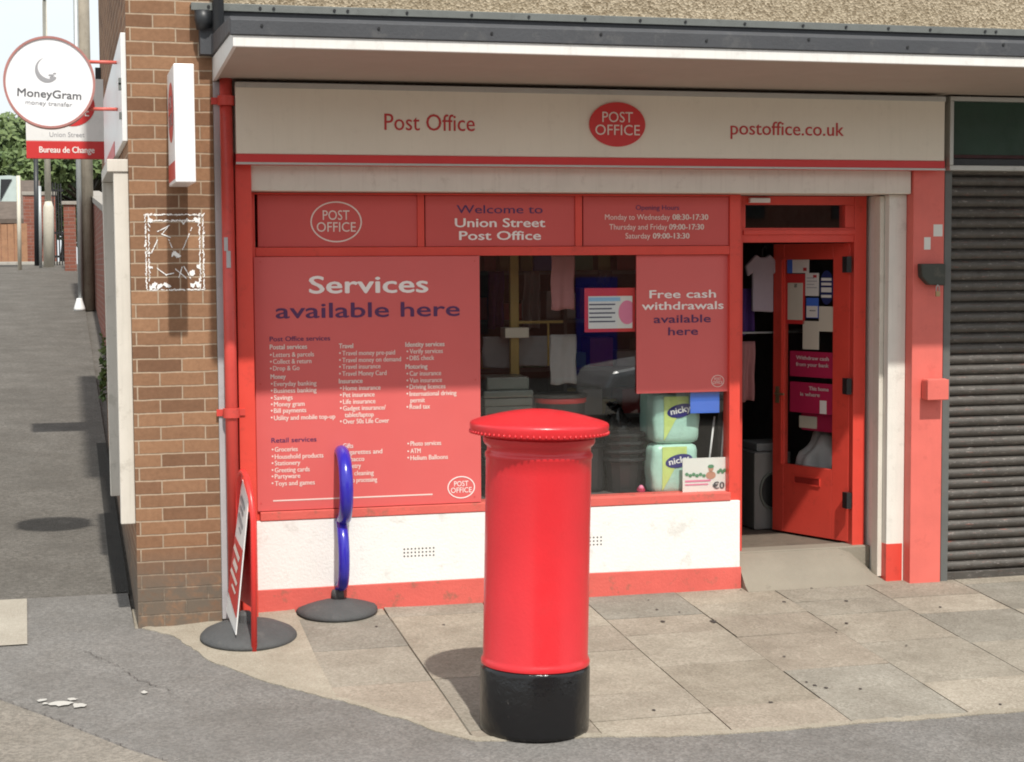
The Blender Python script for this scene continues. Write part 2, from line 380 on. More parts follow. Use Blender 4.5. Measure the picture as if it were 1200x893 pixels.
sc.view_settings.view_transform = 'Standard'; sc.view_settings.look = 'None'; sc.view_settings.gamma = 1; sc.view_settings.exposure = .40
sc.cycles.filter_width = 1.9

# ------------------------------------------------------------------ ground
def sheet(name, pts, mat, dz, sub=None):                 # pts (x,y) polygon laid on the slope
    bm = NB(); f = bm.faces.new([bm.verts.new((x, y, 0)) for x, y in pts])
    for yy in (-3.6, 31.6):
        bmesh.ops.bisect_plane(bm, geom=bm.verts[:]+bm.edges[:]+bm.faces[:], plane_co=(0, yy, 0), plane_no=(0, 1, 0))
    for v in bm.verts: v.co.z = GZ(v.co.x, v.co.y)+dz
    o = obj(name, bm, mat); return tag(o, kind='structure')
sheet('ground', [(-250, -250), (250, -250), (250, 400), (-250, 400)], M['tarmac_old'], -.03)
edge = [(-30, .2), (-3, .1), (-.6, .0), (.30, -.03), (.40, -.13), (.50, -.28), (.62, -.55), (.74, -.86), (.92, -1.16), (1.08, -1.38), (1.33, -1.70), (1.6, -2.05), (1.88, -2.44),
        (2.2, -2.60), (2.6, -2.66), (3.09, -2.65), (3.78, -2.655), (4.74, -2.66), (7, -2.68), (30, -2.7)]
edge = []
for px, py in ((168, 737), (205, 746), (250, 776), (300, 795), (330, 804), (370, 815), (402, 822), (440, 834), (478, 845), (520, 860), (558, 869), (640, 868), (700, 864), (780, 864), (850, 861), (925, 856), (1000, 849), (1100, 842), (1200, 834)):
    g = G(px, py); edge.append((g.x, g.y))
e0 = edge[:]
# footway tarmac, wraps from the corner along the front
sheet('footway', [(-12, .82), (.36, .82), (.37, .0), (.37, -.02)]+e0+[(14, e0[-1][1]-.25), (14, -6), (-12, -6)], M['tarmac'], .004)
sheet('side_street', [(-14, .82), (.37, .82), (.37, 31.4), (-14, 31.4)], M['tarmac_old'], .0)
ed = [G(0, 822), G(55, 842), G(100, 860), G(150, 880), G(200, 896), G(300, 925)]
sheet('road', [(-14, -.4), (-3, -.55), (-1.2, -.85)]+[(g.x, g.y) for g in ed]+[(2.2, -3.9), (5, -4.1), (14, -4.2), (14, -26), (-14, -26)], M['road'], .009)
# flagged pavement
bm = NB()
JX = [.37, .62, 1.26, 1.90, 2.54, 3.19, 3.84, 4.50, 5.16, 5.82, 6.48, 7.14, 7.8, 8.4, 9.0]
tones = [(.36, .325, .27), (.38, .345, .29), (.33, .305, .26), (.30, .285, .25), (.39, .355, .30), (.35, .31, .26)]
rows = {2: [-.02, -.70, -1.36, -2.0, -3.0], 3: [-.1, -1.35, -2.2, -3.0], 4: [-.55, -1.05, -1.8, -2.2, -3.0], 5: [-.42, -.78, -1.40, -2.12, -3.0], 6: [-.22, -.52, -.95, -1.62, -3.0],
        7: [-.30, -.62, -1.22, -1.98, -3.0], 8: [-.34, -.72, -1.35, -1.98, -3.0], 9: [-.12, -.74, -1.35, -1.96, -3.0]}
tl = []
for i in range(len(JX)-1):
    ys = [.45]+rows.get(i, [-.33, -.95, -1.5, -2.1, -3.0])
    for a, b in zip(ys, ys[1:]):
        g = .0042; x0, x1, y1, y0 = JX[i]+g, JX[i+1]-g, a-g*.8, b+g*.8
        dz = random.uniform(-.0015, .0025); tx = random.uniform(-.002, .002)
        vs = [bm.verts.new((x+random.uniform(-.003, .003), y, GZ(x, y)-.008+z+dz+(.05*max(0, 1-(x-.6)/2.6) if y > 0 and x > .7 else 0)+(tx if x == x0 else -tx))) for z in (0, .008) for x, y in ((x0, y0), (x1, y0), (x1, y1), (x0, y1))]
        k = random.choice(tones); s = random.uniform(.9, 1.08)
        for f in ((4, 5, 6, 7), (0, 1, 5, 4), (1, 2, 6, 5), (2, 3, 7, 6), (3, 0, 4, 7)): bm.faces.new([vs[q] for q in f]); tl.append(tuple(c*s for c in k))
me = bpy.data.meshes.new('pavement'); bm.to_mesh(me); bm.free()
ca = me.color_attributes.new('tone', 'FLOAT_COLOR', 'CORNER')
for p in me.polygons:
    for li in p.loop_indices: ca.data[li].color = (*tl[p.index], 1)
tag(link('pavement', me, M['flag'], bev=.0), kind='structure')
sheet('pavement_bed', [(.37, .45), (14, .45), (14, -2.95), (.37, -2.95)], M['joint'], -.006)
# pale mortar fillet between flags and tarmac
bm = NB(); rnd = random.Random(3)
pts = [Vector((x, y, 0)) for x, y in e0]; fine = []
for a, b in zip(pts, pts[1:]):
    n = max(1, int((b-a).length/.05)); fine += [a.lerp(b, k/n) for k in range(n)]
fine.append(pts[-1]); prev = None
for i, p in enumerate(fine):
    d = (fine[min(i+1, len(fine)-1)]-fine[max(i-1, 0)]).normalized(); nrm = Vector((-d.y, d.x, 0))
    wd = rnd.uniform(.02, .055)*(1.6 if i < 22 else 1.0)
    a = p-nrm*rnd.uniform(.004, .02); b = p+nrm*wd
    r = [bm.verts.new((q.x, q.y, GZ(q.x, q.y)+h)) for q, h in ((a, .0035), (a, .0095), (b, .0085), (b, -.002))]
    if prev:
        for k in range(3): bm.faces.new((prev[k], prev[k+1], r[k+1], r[k]))
    prev = r
tag(obj('pavement_edging', bm, M['mortar']), kind='structure')
# corner fillet of concrete under the pier
bm = NB(); g = [G(170, 735), G(205, 731), G(262, 726), G(300, 715), G(330, 712), G(345, 720), G(372, 775), G(395, 818), G(330, 803), G(250, 775), G(205, 745)]
f = bm.faces.new([bm.verts.new((p.x, p.y, GZ(p.x, p.y)+.0035+(.03*min(1, max(0, (p.x-.7)/.3)) if p.y > -.06 else 0))) for p in g])
tag(obj('pavement_patch', bm, M['mortar']), kind='structure')
sheet('pale_ground_slab', [(G(0, 697).x-.6, .80), (G(32, 697).x, .79), (G(32, 757).x-.0, G(32, 757).y), (G(0, 757).x-.6, G(32, 757).y)], M['paleslab'], .012)
# dark strip painting in the shade along the side wall, worn white paint
sheet('wall_shade_strip', [(.265, .84), (.37, .84), (.37, 6.5), (.28, 6.5)], speckle('shade darkened tarmac', (.035, .033, .03), (.06, .056, .05), (.03, .03, .028)), .006)
bm = NB()
for px, py, rx, ry in ((50, 823, 6, 2), (72, 827, 15, 3.2), (93, 829, 9, 3), (84, 822, 7, 1.5), (169, 814, 4, 2), (53, 827, 4, 1.5)):
    c = G(px, py); a = G(px+rx, py).x-c.x; b_ = abs(G(px, py-ry).y-c.y)
    vs = []
    for k in range(14):
        r = random.uniform(.6, 1.15); th = 6.2832*k/14; x, y = c.x+a*r*math.cos(th), c.y+b_*r*math.sin(th); vs.append(bm.verts.new((x, y, GZ(x, y)+.013)))
    bm.faces.new(vs)
tag(obj('road_paint_remains', bm, M['whitemark']), kind='structure')
bm = NB(); rc = random.Random(21)
for path in (((100, 765), (135, 781), (165, 800), (205, 812)), ((0, 821), (55, 841), (100, 859), (150, 879), (200, 895))):
    P_ = [G(*q) for q in path]; prev = None
    for a, b_ in zip(P_, P_[1:]):
        for k in range(14):
            c = a.lerp(b_, k/14); d = (b_-a).normalized(); nr = Vector((-d.y, d.x, 0)); c = c+nr*rc.uniform(-.012, .012); w_ = rc.uniform(.0006, .003)
            e = [bm.verts.new((c.x+nr.x*q, c.y+nr.y*q, GZ(c.x, c.y)+.0115)) for q in (-w_, w_)]
            if prev and rc.random() < .8: bm.faces.new((prev[0], prev[1], e[1], e[0]))
            prev = e
tag(obj('tarmac_cracks', bm, M['gum']), kind='structure')
# debris and gum
bm = NB()
spots = [(727, 690, 5), (749, 680, 7), (777, 729, 7), (836, 729, 9), (796, 718, 3), (919, 706, 6), (992, 731, 5), (992, 705, 6), (951, 690, 4), (1102, 712, 4), (903, 824, 5), (945, 800, 4), (955, 804, 5), (968, 807, 5), (1008, 808, 4), (766, 833, 5),
         (816, 690, 5), (770, 715, 4), (919, 770, 4), (520, 733, 4), (1172, 826, 4), (760, 704, 3), (1062, 757, 3), (441, 735, 4), (868, 692, 3), (980, 742, 3)]
for px, py, r in spots:
    c = G(px, py); a = r/235*.55; vs = []
    for k in range(12):
        rr = a*random.uniform(.7, 1.2); th = 6.2832*k/12; x, y = c.x+rr*math.cos(th), c.y+rr*1.2*math.sin(th); vs.append(bm.verts.new((x, y, GZ(x, y)+.0055)))
    bm.faces.new(vs)
tag(obj('gum_spots', bm, M['gum']), 'old chewing gum spots trodden into the paving flags', 'gum', kind='stuff')

# ------------------------------------------------------------------ the shop building
X0, XP = Q(155, 400, 0).x, Q(254.5, 400, 0).x
shop = thing('shop_building', (3.1, .2, 0), 'brick and pebbledash corner shop with red painted shopfront and long white canopy', 'building')
bm = NB(); box(bm, X0, XP, 0, .30, -.25, 7.2); box(bm, X0, X0+.23, .30, 6.55, -.25, 7.2)
obj('brick_wall', bm, M['brick'], shop)
Zc = 3.262
bm = NB(); box(bm, XP+.002, 10.5, .02, .25, 3.42, 7.2); obj('upper_wall', bm, M['dash'], shop)
bm = NB(); box(bm, X0+.232, 10.5, 6.3, 6.5, -.2, 7.2); obj('rear_wall', bm, M['brick'], shop)
bm = NB(); box(bm, X0-.1, 10.6, -.15, 6.7, 7.2, 7.35); obj('roof', bm, M['lead'], shop)
# concrete lintel hidden behind sign
bm = NB(); box(bm, XP+.002, 5.93, .06, .25, 2.72, 3.415); obj('backing_wall', bm, M['lintel'], shop)
# plinth stub below left side
# lintel (shutter box)
x0, x1, z0, z1 = RC(288, 192, 1068, 225.5, .0)
bm = NB(); box(bm, x0, x1, .0, .34, z0, z1+.06); ln = obj('shutter_box', bm, M['lintel'], shop, .006)
# red posts either side
a, b_, _, _ = RC(279.5, 195, 298.5, 700, -.02)
bm = NB(); box(bm, a, b_, -.02, .20, .0, z1+.05); obj('left_pilaster', bm, M['frame_red'], shop, .004)
px0, px1, _, _ = RC(1068.5, 205, 1104.5, 680, -.02)
bm = NB(); box(bm, px0, px1, -.02, .25, -.01, z1+.05); obj('right_pilaster', bm, M['pil_red'], shop, .004)
# white pillar at the door
WX0 = Q(1040.5, 430, .07).x; WX1 = px0-.002
bm = NB(); box(bm, WX0, WX1, .07, .42, .0, z0-.002); obj('door_pillar', bm, M['pillar'], shop, .004)
zz = Q(1050, 637, .068).z
bm = NB(); box(bm, WX0-.003, WX1-.012, .066, .15, .003, zz); obj('painted_base', bm, M['frame_red'], shop)
bm = NB(); box(bm, WX0-.035, WX0-.003, .13, .22, .03, z0-.01); obj('guide_rail', bm, M['lintel'], shop, .003)
# window joinery
WY = .15
LX, RX = Q(296, 400, WY).x, Q(867.5, 400, WY).x
topz = z0-.002
trz1, trz0 = Q(580, 289, WY).z, Q(580, 299.5, WY).z
silz1, silz0 = Q(580, 588, WY).z, Q(580, 598, WY).z
win = thing('shopfront_window', (2.6, WY, silz0), 'x', 'window'); del win['label'], win['category']; win.parent = shop; win.location = Vector((2.6, WY, silz0))-ORG[shop.name]
bm = NB()
box(bm, LX, Q(301, 400, WY).x, WY, .24, silz0, topz)                     # left post
box(bm, Q(855, 400, WY).x, RX, WY, .26, .08, topz)                       # right post
xl, xr = Q(301, 400, WY).x+.001, Q(855, 400, WY).x-.001
box(bm, xl, xr, WY+.001, .24, Q(580, 229, WY).z, topz-.001)
box(bm, xl, xr, WY+.001, .24, trz0, trz1)
for a_ in (493.5, 678.5): box(bm, Q(a_-4, 260, WY).x, Q(a_+4, 260, WY).x, WY+.003, .235, trz1+.001, Q(580, 229, WY).z-.001)
obj('frame', bm, M['frame_red'], win, .003)
bm = NB(); box(bm, xl-.0, xr, WY-.035, .30, silz0, silz1); obj('sill', bm, M['skirt_red'], win, .004)
gx = Q(563, 440, WY).x
bm = NB(); box(bm, xl, xr, .20, .206, silz1+.001, trz0-.001); obj('pane', bm, M['glass'], win)
# top panels
PY = .165
def panel(name, a, b_, mat, y=PY): 
    bm = NB(); x0_, x1_ = Q(a, 260, y).x, Q(b_, 260, y).x; box(bm, x0_, x1_, y, .225, trz1+.002, Q(580, 229, WY).z-.002); return bm
pn = []
for i, (a_, b2, lab) in enumerate(((302, 489, 'faded red panel above the services board, with oval logo outline'), (498.5, 673.5, 'red panel above the window welcoming customers in purple and white letters'), (683.5, 854, 'red panel above the window with the opening hours'))):
    th = thing('transom_sign', (Q((a_+b2)/2, 260, PY).x, PY, trz1), lab, 'sign', 'red panels above the shop window')
    obj('panel', panel('p', a_, b2, None), M['panel_red'], th, .002); pn.append(th)
def logo(parent, cx, cy, rx, ry, y, ringmat, textmat, filled=None, w=.008, s=1.0):
    ex, ez, erx, erz = eq(cx, cy, rx, ry, y)
    if filled:
        bm = NB(); prism(bm, ell(ex, ez, erx, erz), y-.012*s, y+.001); obj('oval', bm, filled, parent); y = y-.013*s
    else:
        bm = NB(); ring(bm, ex, ez, erx, erz, w, y-.0025, y); obj('oval_outline', bm, ringmat, parent)
    bm = NB(); k = .80 if filled else .76
    textmesh(bm, 'POST', ex-erx*.52*k/.76, ex+erx*.52*k/.76, ez+erz*.10, erz*.46, y-.0015, 0.0)
    textmesh(bm, 'OFFICE', ex-erx*k, ex+erx*k, ez-erz*.48, erz*.46, y-.0015, 0.0)
    flatobj('lettering', bm, textmat, parent)
logo(pn[0], 394, 260, 30, 24, PY, M['letters_cream'], M['letters_cream'])
y = PY-.0015
bm = NB(); T(bm, 'Welcome to', 535, 636, 250, 9.5, y, .012); flatobj('heading', bm, M['letters_purple'], pn[1])
bm = NB(); T(bm, 'Union Street', 533, 639, 266, 10, y, .025); T(bm, 'Post Office', 538, 634, 281, 10, y, .025); flatobj('lettering', bm, M['letters_white'], pn[1])
bm = NB(); T(bm, 'Opening Hours', 745, 796, 246, 5.5, y, .01); flatobj('heading', bm, M['letters_purple'], pn[2])
bm = NB()
for s1, a1, a2, s2, b1, b2, bl in (('Monday to Wednesday', 709, 785, '08:30-17:30', 788, 830, 257.5), ('Thursday and Friday', 714, 782, '09:00-17:30', 784, 825, 269), ('Saturday', 733, 762, '09:00-13:30', 765, 808, 279.5)):
    T(bm, s1, a1, a2, bl, 6.3, y, 0); T(bm, s2, b1, b2, bl, 6.3, y, .025)
flatobj('lettering', bm, M['letters_cream'], pn[2])
# fixing screws round the boards and the fascia
def screws(parent, pts_, y, mat, r=.006):
    bm = NB()
    for q in pts_: p = Q(*q, y); prism(bm, ell(p.x, p.z, r, r, 8), y-.002, y+.001)
    obj('screw', bm, mat, parent)
# services board
SY = .135
sx0, sx1, sz0, sz1 = RC(299.5, 300.5, 563, 597, SY)
sz0 = silz1+.004
board = thing('services_board', ((sx0+sx1)/2, SY, sz0), 'large faded red board listing the services on offer, left half of the shop window', 'sign')
bm = NB(); box(bm, sx0, sx1, SY, .199, sz0, sz1); obj('panel', bm, M['board_red'], board, .002)
y = SY-.0015
bm = NB(); T(bm, 'Services', 362, 502, 343, 19.5, y, .03); flatobj('heading', bm, M['letters_white'], board)
bm = NB(); T(bm, 'available here', 323, 539, 371.5, 17, y, .02); flatobj('subheading', bm, M['letters_purple'], board)
bm = NB(); T(bm, 'Post Office services', 316, 387, 399.5, 5.5, y, .015); T(bm, 'Retail services', 318, 371, 518, 5.5, y, .015); flatobj('list_heading', bm, M['letters_purple'], board)
bm = NB()
lst = [('Postal services', 316, 360, 410, 1), ('Letters & parcels', 320, 368, 419, 0), ('Collect & return', 320, 365, 427, 0), ('Drop & Go', 320, 351, 435, 0), ('Money', 317, 335, 445, 1), ('Everyday banking', 321, 371, 453, 0),
       ('Business banking', 321, 371, 461, 0), ('Savings', 321, 343, 469.5, 0), ('Money gram', 321, 357, 477, 0), ('Bill payments', 321, 359, 484.5, 0), ('Utility and mobile top-up', 321, 393, 492.5, 0),
       ('Groceries', 322, 349, 530, 0), ('Household products', 322, 379, 538, 0), ('Stationery', 322, 352, 546, 0), ('Greeting cards', 322, 363, 554, 0), ('Partyware', 322, 352, 561.5, 0), ('Toys and games', 322, 369, 569.5, 0),
       ('Travel', 397, 414, 409, 1), ('Travel money pre-paid', 401, 463, 417, 0), ('Travel money on demand', 401, 470, 425, 0), ('Travel insurance', 401, 446, 433, 0), ('Travel Money Card', 401, 453, 441, 0), ('Insurance', 397, 425, 450, 1),
       ('Home insurance', 402, 446, 458, 0), ('Pet insurance', 402, 439, 466, 0), ('Life insurance', 402, 440, 474, 0), ('Gadget insurance/', 402, 452, 481.5, 0), ('tablet/laptop', 404, 438, 489.5, 2), ('Over 50s Life Cover', 402, 456, 497, 0),
       ('Gifts', 402, 414, 526, 0), ('Cigarettes and', 402, 448, 533, 0), ('tobacco', 404, 427, 541.5, 2), ('Toiletry', 402, 423, 549.5, 0), ('Dry cleaning', 402, 438, 558, 0), ('Photo processing', 402, 442, 566, 0),
       ('Identity services', 475, 521, 407, 1), ('Verify services', 480, 519, 415, 0), ('DBS check', 480, 509, 423, 0), ('Motoring', 475, 501, 433, 1), ('Car insurance', 480, 517, 441, 0), ('Van insurance', 480, 518, 449, 0),
       ('Driving licences', 480, 522, 456.5, 0), ('International driving', 480, 535, 464.5, 0), ('permit', 481, 498, 472.5, 2), ('Road tax', 480, 504, 480, 0), ('Photo services', 481, 517, 523, 0), ('ATM', 481, 493, 532, 0), ('Helium Balloons', 481, 525, 539.5, 0)]
for s, a_, b2, bl, k in lst:
    T(bm, s, a_, b2, bl-1, 5.4, y, .03 if k == 1 else .015)
    if k == 0:
        p = Q(a_-2.6, bl-3.2, y); bm.faces.new([bm.verts.new((p.x+.006*math.cos(q*1.0472), y, p.z+.006*math.sin(q*1.0472))) for q in range(6)])
flatobj('service_list', bm, M['letters_cream'], board)
bm = NB(); p, q = Q(320, 587, y), Q(507, 580, y); box(bm, p.x, q.x, y, y+.001, p.z-.004, p.z+.004); obj('rule', bm, M['letters_cream'], board)
logo(board, 540.5, 571, 16, 13, SY, M['letters_white'], M['letters_white'], w=.006)
screws(board, ((305, 307), (556, 306), (306, 590), (556, 582), (305, 450), (557, 445)), SY, M['panel_red'])
# stall riser
rz0, rz1 = Q(580, 679, .12).z, silz0-.002
ris = NB(); box(ris, LX, RX-.01, .12, .26, rz0-.03, rz1); obj('stall_riser', ris, M['white'], shop, .004)
sk = NB()
zt0, zt1 = Q(305, 692, .105).z, Q(858, 665, .105).z
prism(sk, [(XP+.002, -.04), (RX-.005, -.04), (RX-.005, zt1), (LX+(RX-LX)*.5, (zt0+zt1)/2+.01), (XP+.002, zt0)], .105, .20)
obj('skirting', sk, M['skirt_red'], shop, .004)
for cx, cy, nx, nz in ((491, 647, 9, 3), (698, 634, 4, 3)):
    bm = NB()
    for i in range(nx):
        for j in range(nz):
            p = Q(cx+(i-(nx-1)/2)*4.3, cy+(j-(nz-1)/2)*4.2-(i-(nx-1)/2)*.2, .118); ring_ = [(p.x+.0055*math.cos(q*1.0472), p.z+.0055*math.sin(q*1.0472)) for q in range(6)]
            prism(bm, ring_, .1185, .121)
    obj('air_vent', bm, M['black'], shop)
# red return post right of window down to ground handled by frame; ramp and step
st = NB(); TH = .215
xa, xb = RX+.001, Q(1042, 650, .05).x-.003
sec = [(xa, .18, .36), (xb-.18, .18, .36), (xb-.05, .08, .36), (xb, .0, .36)]
def rampz(y): return GZ(0, y)
rv = []
for x, hfrac in ((xa, 1), (xa+.3, 1), (xb-.26, 1), (xb-.17, .86), (xb-.09, .5), (xb-.04, .2), (xb, .02)):
    rv.append([st.verts.new(p) for p in ((x, .0, -.03), (x, .0, .003), (x, .05, .028*hfrac+.004), (x, .12, .10*hfrac+.008), (x, .22, .165*hfrac+.012), (x, .305, (TH-.022)*hfrac+.012))])
for a_, b2 in zip(rv, rv[1:]):
    for k in range(5): st.faces.new((a_[k], a_[k+1], b2[k+1], b2[k]))
q_ = st.verts.new((xa, .305, -.03)); st.faces.new(rv[0]+[q_])
_o = obj('door_ramp', st, M['step'], shop, smooth=True); _e = _o.modifiers.new('es', 'EDGE_SPLIT'); _e.split_angle = R_(50)
bm = NB(); box(bm, RX+.002, WX0-.004, .30, .46, .06, TH); obj('threshold', bm, M['step'], shop, .008)
# door frame
DY = .34
dfx0, dfx1 = Q(862, 450, DY).x, Q(1014, 450, DY).x
dlx, drx = Q(870, 450, DY).x, Q(1000, 450, DY).x
fr = NB()
box(fr, dfx0, dlx, DY, DY+.11, TH, topz); box(fr, drx, dfx1, DY, DY+.11, .1, topz)
zA, zB, zC, zD = Q(935, 240, DY).z, Q(935, 267, DY).z, Q(935, 275, DY).z, Q(935, 284, DY).z
box(fr, dlx+.001, drx-.001, DY+.002, DY+.11, zA, topz-.001)
box(fr, dlx+.001, drx-.001, DY-.012, DY+.11, zC, zC+.03); box(fr, dlx+.001, drx-.001, DY+.004, DY+.11, zD, zB)
box(fr, dlx+.001, Q(874, 250, DY).x, DY+.004, DY+.10, zB+.001, zA-.001); box(fr, Q(991, 250, DY).x, drx-.001, DY+.004, DY+.10, zB+.001, zA-.001)
obj('door_frame', fr, M['frame_red'], shop, .003)
bm = NB(); box(bm, Q(874, 250, DY).x, Q(991, 250, DY).x, DY+.05, DY+.055, zB+.001, zA-.001); obj('transom_pane', bm, M['glass'], shop)
bm = NB(); rbox(879, 232, 903, 237.5, DY-.03, DY, bm); obj('door_sensor', bm, M['white_plastic'], shop, .004)
# fill wall between window and door, left cheek
bm = NB(); box(bm, RX-.01, RX-.002, .26, DY+.02, .0, topz); obj('cheek_wall', bm, M['frame_red'], shop)

# open door leaf
hb = Q(993.5, 630, .40); H = Vector((hb.x, .40, 0))
def onz(px, py, z):
    r = ray(px, py); return CAM+r*((z-CAM.z)/r.z)
fb = None
for k_ in range(400):
    fb = Q(905, 612, .40+k_*.002)
    if (Vector((fb.x-H.x, fb.y-H.y))).length > .72 and fb.x < H.x: break
print('DOOR', H, fb)
fdir = Vector((fb.x-H.x, fb.y-H.y, 0)); DWID = fdir.length
if DWID > .95: fdir = fdir*(.86/DWID); DWID = .86
dd = fdir.normalized(); dn = Vector((dd.y, -dd.x, 0))
if dn.y > 0: dn = -dn
def DP(px, py, off=0):                                   # survey point on the door's outer face
    r = ray(px, py); o = H+dn*off; tt = (o-CAM).dot(dn)/r.dot(dn); p = CAM+r*tt; return (p-H).dot(dd), p.z
door_top = zD-.004; dz0 = TH+.012
def dbox(bm, s0, s1, z0_, z1_, t0=0, t1=.045):           # s along leaf from hinge, t thickness inward
    if s0 > s1: s0, s1 = s1, s0
    if z0_ > z1_: z0_, z1_ = z1_, z0_
    vs = [bm.verts.new(H+dd*s-dn*t_+Vector((0, 0, z))) for s in (s0, s1) for t_ in (t0, t1) for z in (z0_, z1_)]
    for f in ((0, 1, 3, 2), (4, 6, 7, 5), (0, 4, 5, 1), (2, 3, 7, 6), (0, 2, 6, 4), (1, 5, 7, 3)): bm.faces.new([vs[i] for i in f])
    return bm
gs0 = DP(975.5, 430)[0]; gs1 = DP(918.5, 430)[0]; gz1 = DP(947, 304)[1]; gz0 = DP(947, 547)[1]
door = thing('shop_door', (H.x, H.y, dz0), 'x', 'x'); del door['label'], door['category']; door.parent = shop; door.location = Vector((H.x, H.y, dz0))-ORG[shop.name]
bm = NB(); dbox(bm, 0, gs0, dz0, door_top); dbox(bm, gs1, DWID, dz0, door_top); dbox(bm, gs0+.0005, gs1-.0005, dz0, gz0, .001, .044); dbox(bm, gs0+.0005, gs1-.0005, gz1, door_top, .001, .044)
obj('leaf', bm, M['frame_red'], door, .003)
bm = NB(); dbox(bm, gs0, gs1, gz0, gz1, .02, .025); obj('door_glass', bm, M['glass'], door)
bm = NB(); a1, zt = DP(930, 556); a2, zb = DP(961, 571)
for q in ((a1, a2, zt, zt-.008), (a1, a2, zb, zb+.008), (a1, a1-.008, zb, zt), (a2, a2+.008, zb, zt)): dbox(bm, *q, -.006, .0)
obj('letter_plate', bm, M['frame_red'], door)
bm = NB(); dbox(bm, a1-.012, a2+.012, zb+.014, zt-.014, -.003, .0); obj('letter_flap', bm, paint('dark red flap paint', (.30, .02, .015), .5), door)  # flap in a darker red than the leaf
bm = NB(); s_h, z_h = DP(908, 462); s_h = DWID-.05
dbox(bm, s_h-.02, s_h+.02, z_h-.06, z_h+.06, -.008, 0); dbox(bm, s_h-.01, s_h+.10 if False else s_h-.09, z_h+.0, z_h+.016, -.04, -.025); dbox(bm, s_h-.01, s_h+.01, z_h, z_h+.016, -.03, -.004)
obj('handle', bm, M['brass'], door, .003)
bm = NB(); dbox(bm, gs1+.012, gs1+.03, gz0, gz1+.0, -.012, 0); obj('bead', bm, M['frame_red'], door)
for cy2 in (310, 453, 587):
    bm = NB(); p = Q(995, cy2, DY-.006); box(bm, p.x-.018, p.x+.018, DY-.008, DY+.002+.06, p.z-.055, p.z+.055); obj('hinge', bm, M['black'], door)

# door notices
def notice(name, px0, py0, px1, py1, mat, label, cat='notice', extra=None, t=.001, oval=False):
    s1, zt = DP(px0, py0); s0, zb = DP(px1, py1); s0 = max(s0, gs0+.004); s1 = min(s1, gs1-.004)
    c = H+dd*((s0+s1)/2)+dn*.0; th = thing(name, (c.x, c.y, zb), label, cat, 'notices stuck on the door glass')
    bm = NB()
    if oval:
        n = 28; cs, cz2 = (s0+s1)/2, (zt+zb)/2
        for tt in (.0165, .0185): bm.faces.new([bm.verts.new(H+dd*(cs+(s1-s0)/2*math.cos(6.2832*k/n))-dn*tt+Vector((0, 0, cz2+(zt-zb)/2*math.sin(6.2832*k/n)))) for k in range(n)])
    else: dbox(bm, s0, s1, zb, zt, .0155, .0185)
    obj('sheet', bm, mat, th)
    for (u0, v0, u1, v1, m2, nm) in (extra or []):
        bm = NB(); dbox(bm, s1+(s0-s1)*u0, s1+(s0-s1)*u1, zt+(zb-zt)*v1, zt+(zb-zt)*v0, .013, .0152); obj(nm, bm, m2, th)
    return th, (s0, s1, zb, zt)
def dtext(th, body, r, u0, u1, v, cap, mat, bold=.01):
    s0, s1, zb, zt = r; W_ = s1-s0; bm = NB()
    def tf(p): return H+dd*(s1-p.x)+dn*-.0125+Vector((0, 0, p.z))
    textmesh(bm, body, W_*u0, W_*u1, zt+(zb-zt)*v, cap*(zt-zb), 0, bold, tf); flatobj('lettering', bm, mat, th)
bars = lambda n, m2, a=.12, b2=.88: [(a, v, b2 if i % 2 else b2-.2, v+.03, m2, 'print') for i, v in enumerate([.2+.7*k/n for k in range(n)])]
notice('door_notice', 921, 304.5, 946, 320, M['paper'], 'small white card with blue left edge, top left of the open door glass', extra=[(0, 0, .24, 1, M['blue_card'], 'blue_edge'), (.75, .6, .9, .85, M['letters_red'], 'emblem')])
notice('door_notice', 919, 321, 941, 380, M['sign_red'], 'tall white price sheet in a red border on the open door glass', extra=[(.1, .18, .9, .92, M['paper_cream'], 'sheet_print'), (.45, .2, .6, .27, M['black'], 'emblem')])
notice('door_notice', 942, 320, 957.5, 347, M['paper'], 'white sheet with a small red emblem beside the tall red bordered notice', extra=[(.6, .08, .85, .2, M['letters_red'], 'emblem')]+bars(5, M['letters_lgrey'])[:4])
th, r = notice('door_sticker', 958.5, 317, 975, 357, M['navy'], 'tall oval black sticker with white print, top right of the open door glass', 'sticker', oval=True)
bm = NB(); s0, s1, zb, zt = r
for v0, v1 in ((.22, .30), (.36, .44), (.5, .64), (.72, .8)): dbox(bm, s0+.15*(s1-s0), s0+.85*(s1-s0), zt+(zb-zt)*v1, zt+(zb-zt)*v0, .013, .016)
obj('white_print', bm, M['paper'], th)
notice('door_notice', 943, 349, 957, 373, M['blue_card'], 'small notice blue above and white below, middle of the open door glass', extra=[(.04, .4, .96, .97, M['paper'], 'white_half'), (.3, .6, .8, .66, M['letters_grey'], 'print')])
notice('door_notice', 958, 359, 975, 389, M['paper_cream'], 'plain cream sheet below the oval sticker on the door glass')
notice('door_notice', 939, 376, 957.5, 410, M['paper_cream'], 'cream paper hanging just above the upper dark pink door poster')
th, r = notice('door_poster', 924, 411, 975, 444, M['mag'], 'upper dark pink poster with white words on the door glass', 'poster')
dtext(th, 'Withdraw cash', r, .15, .9, .32, .14, M['letters_white'], .03); dtext(th, 'from your bank', r, .15, .9, .58, .14, M['letters_white'], .03)
th, r = notice('door_poster', 924, 447, 975, 487, M['mag'], 'lower dark pink poster with white words on the door glass', 'poster', extra=[(.70, .55, .85, .98, M['paper'], 'figure_print')])
dtext(th, 'This home', r, .45, .9, .24, .12, M['letters_white'], .03); dtext(th, 'is where', r, .25, .7, .44, .12, M['letters_white'], .03)
th = thing('leaflet', (H.x, H.y, 1), 'pink leaflet leaning low behind the glass of the open door', 'leaflet')
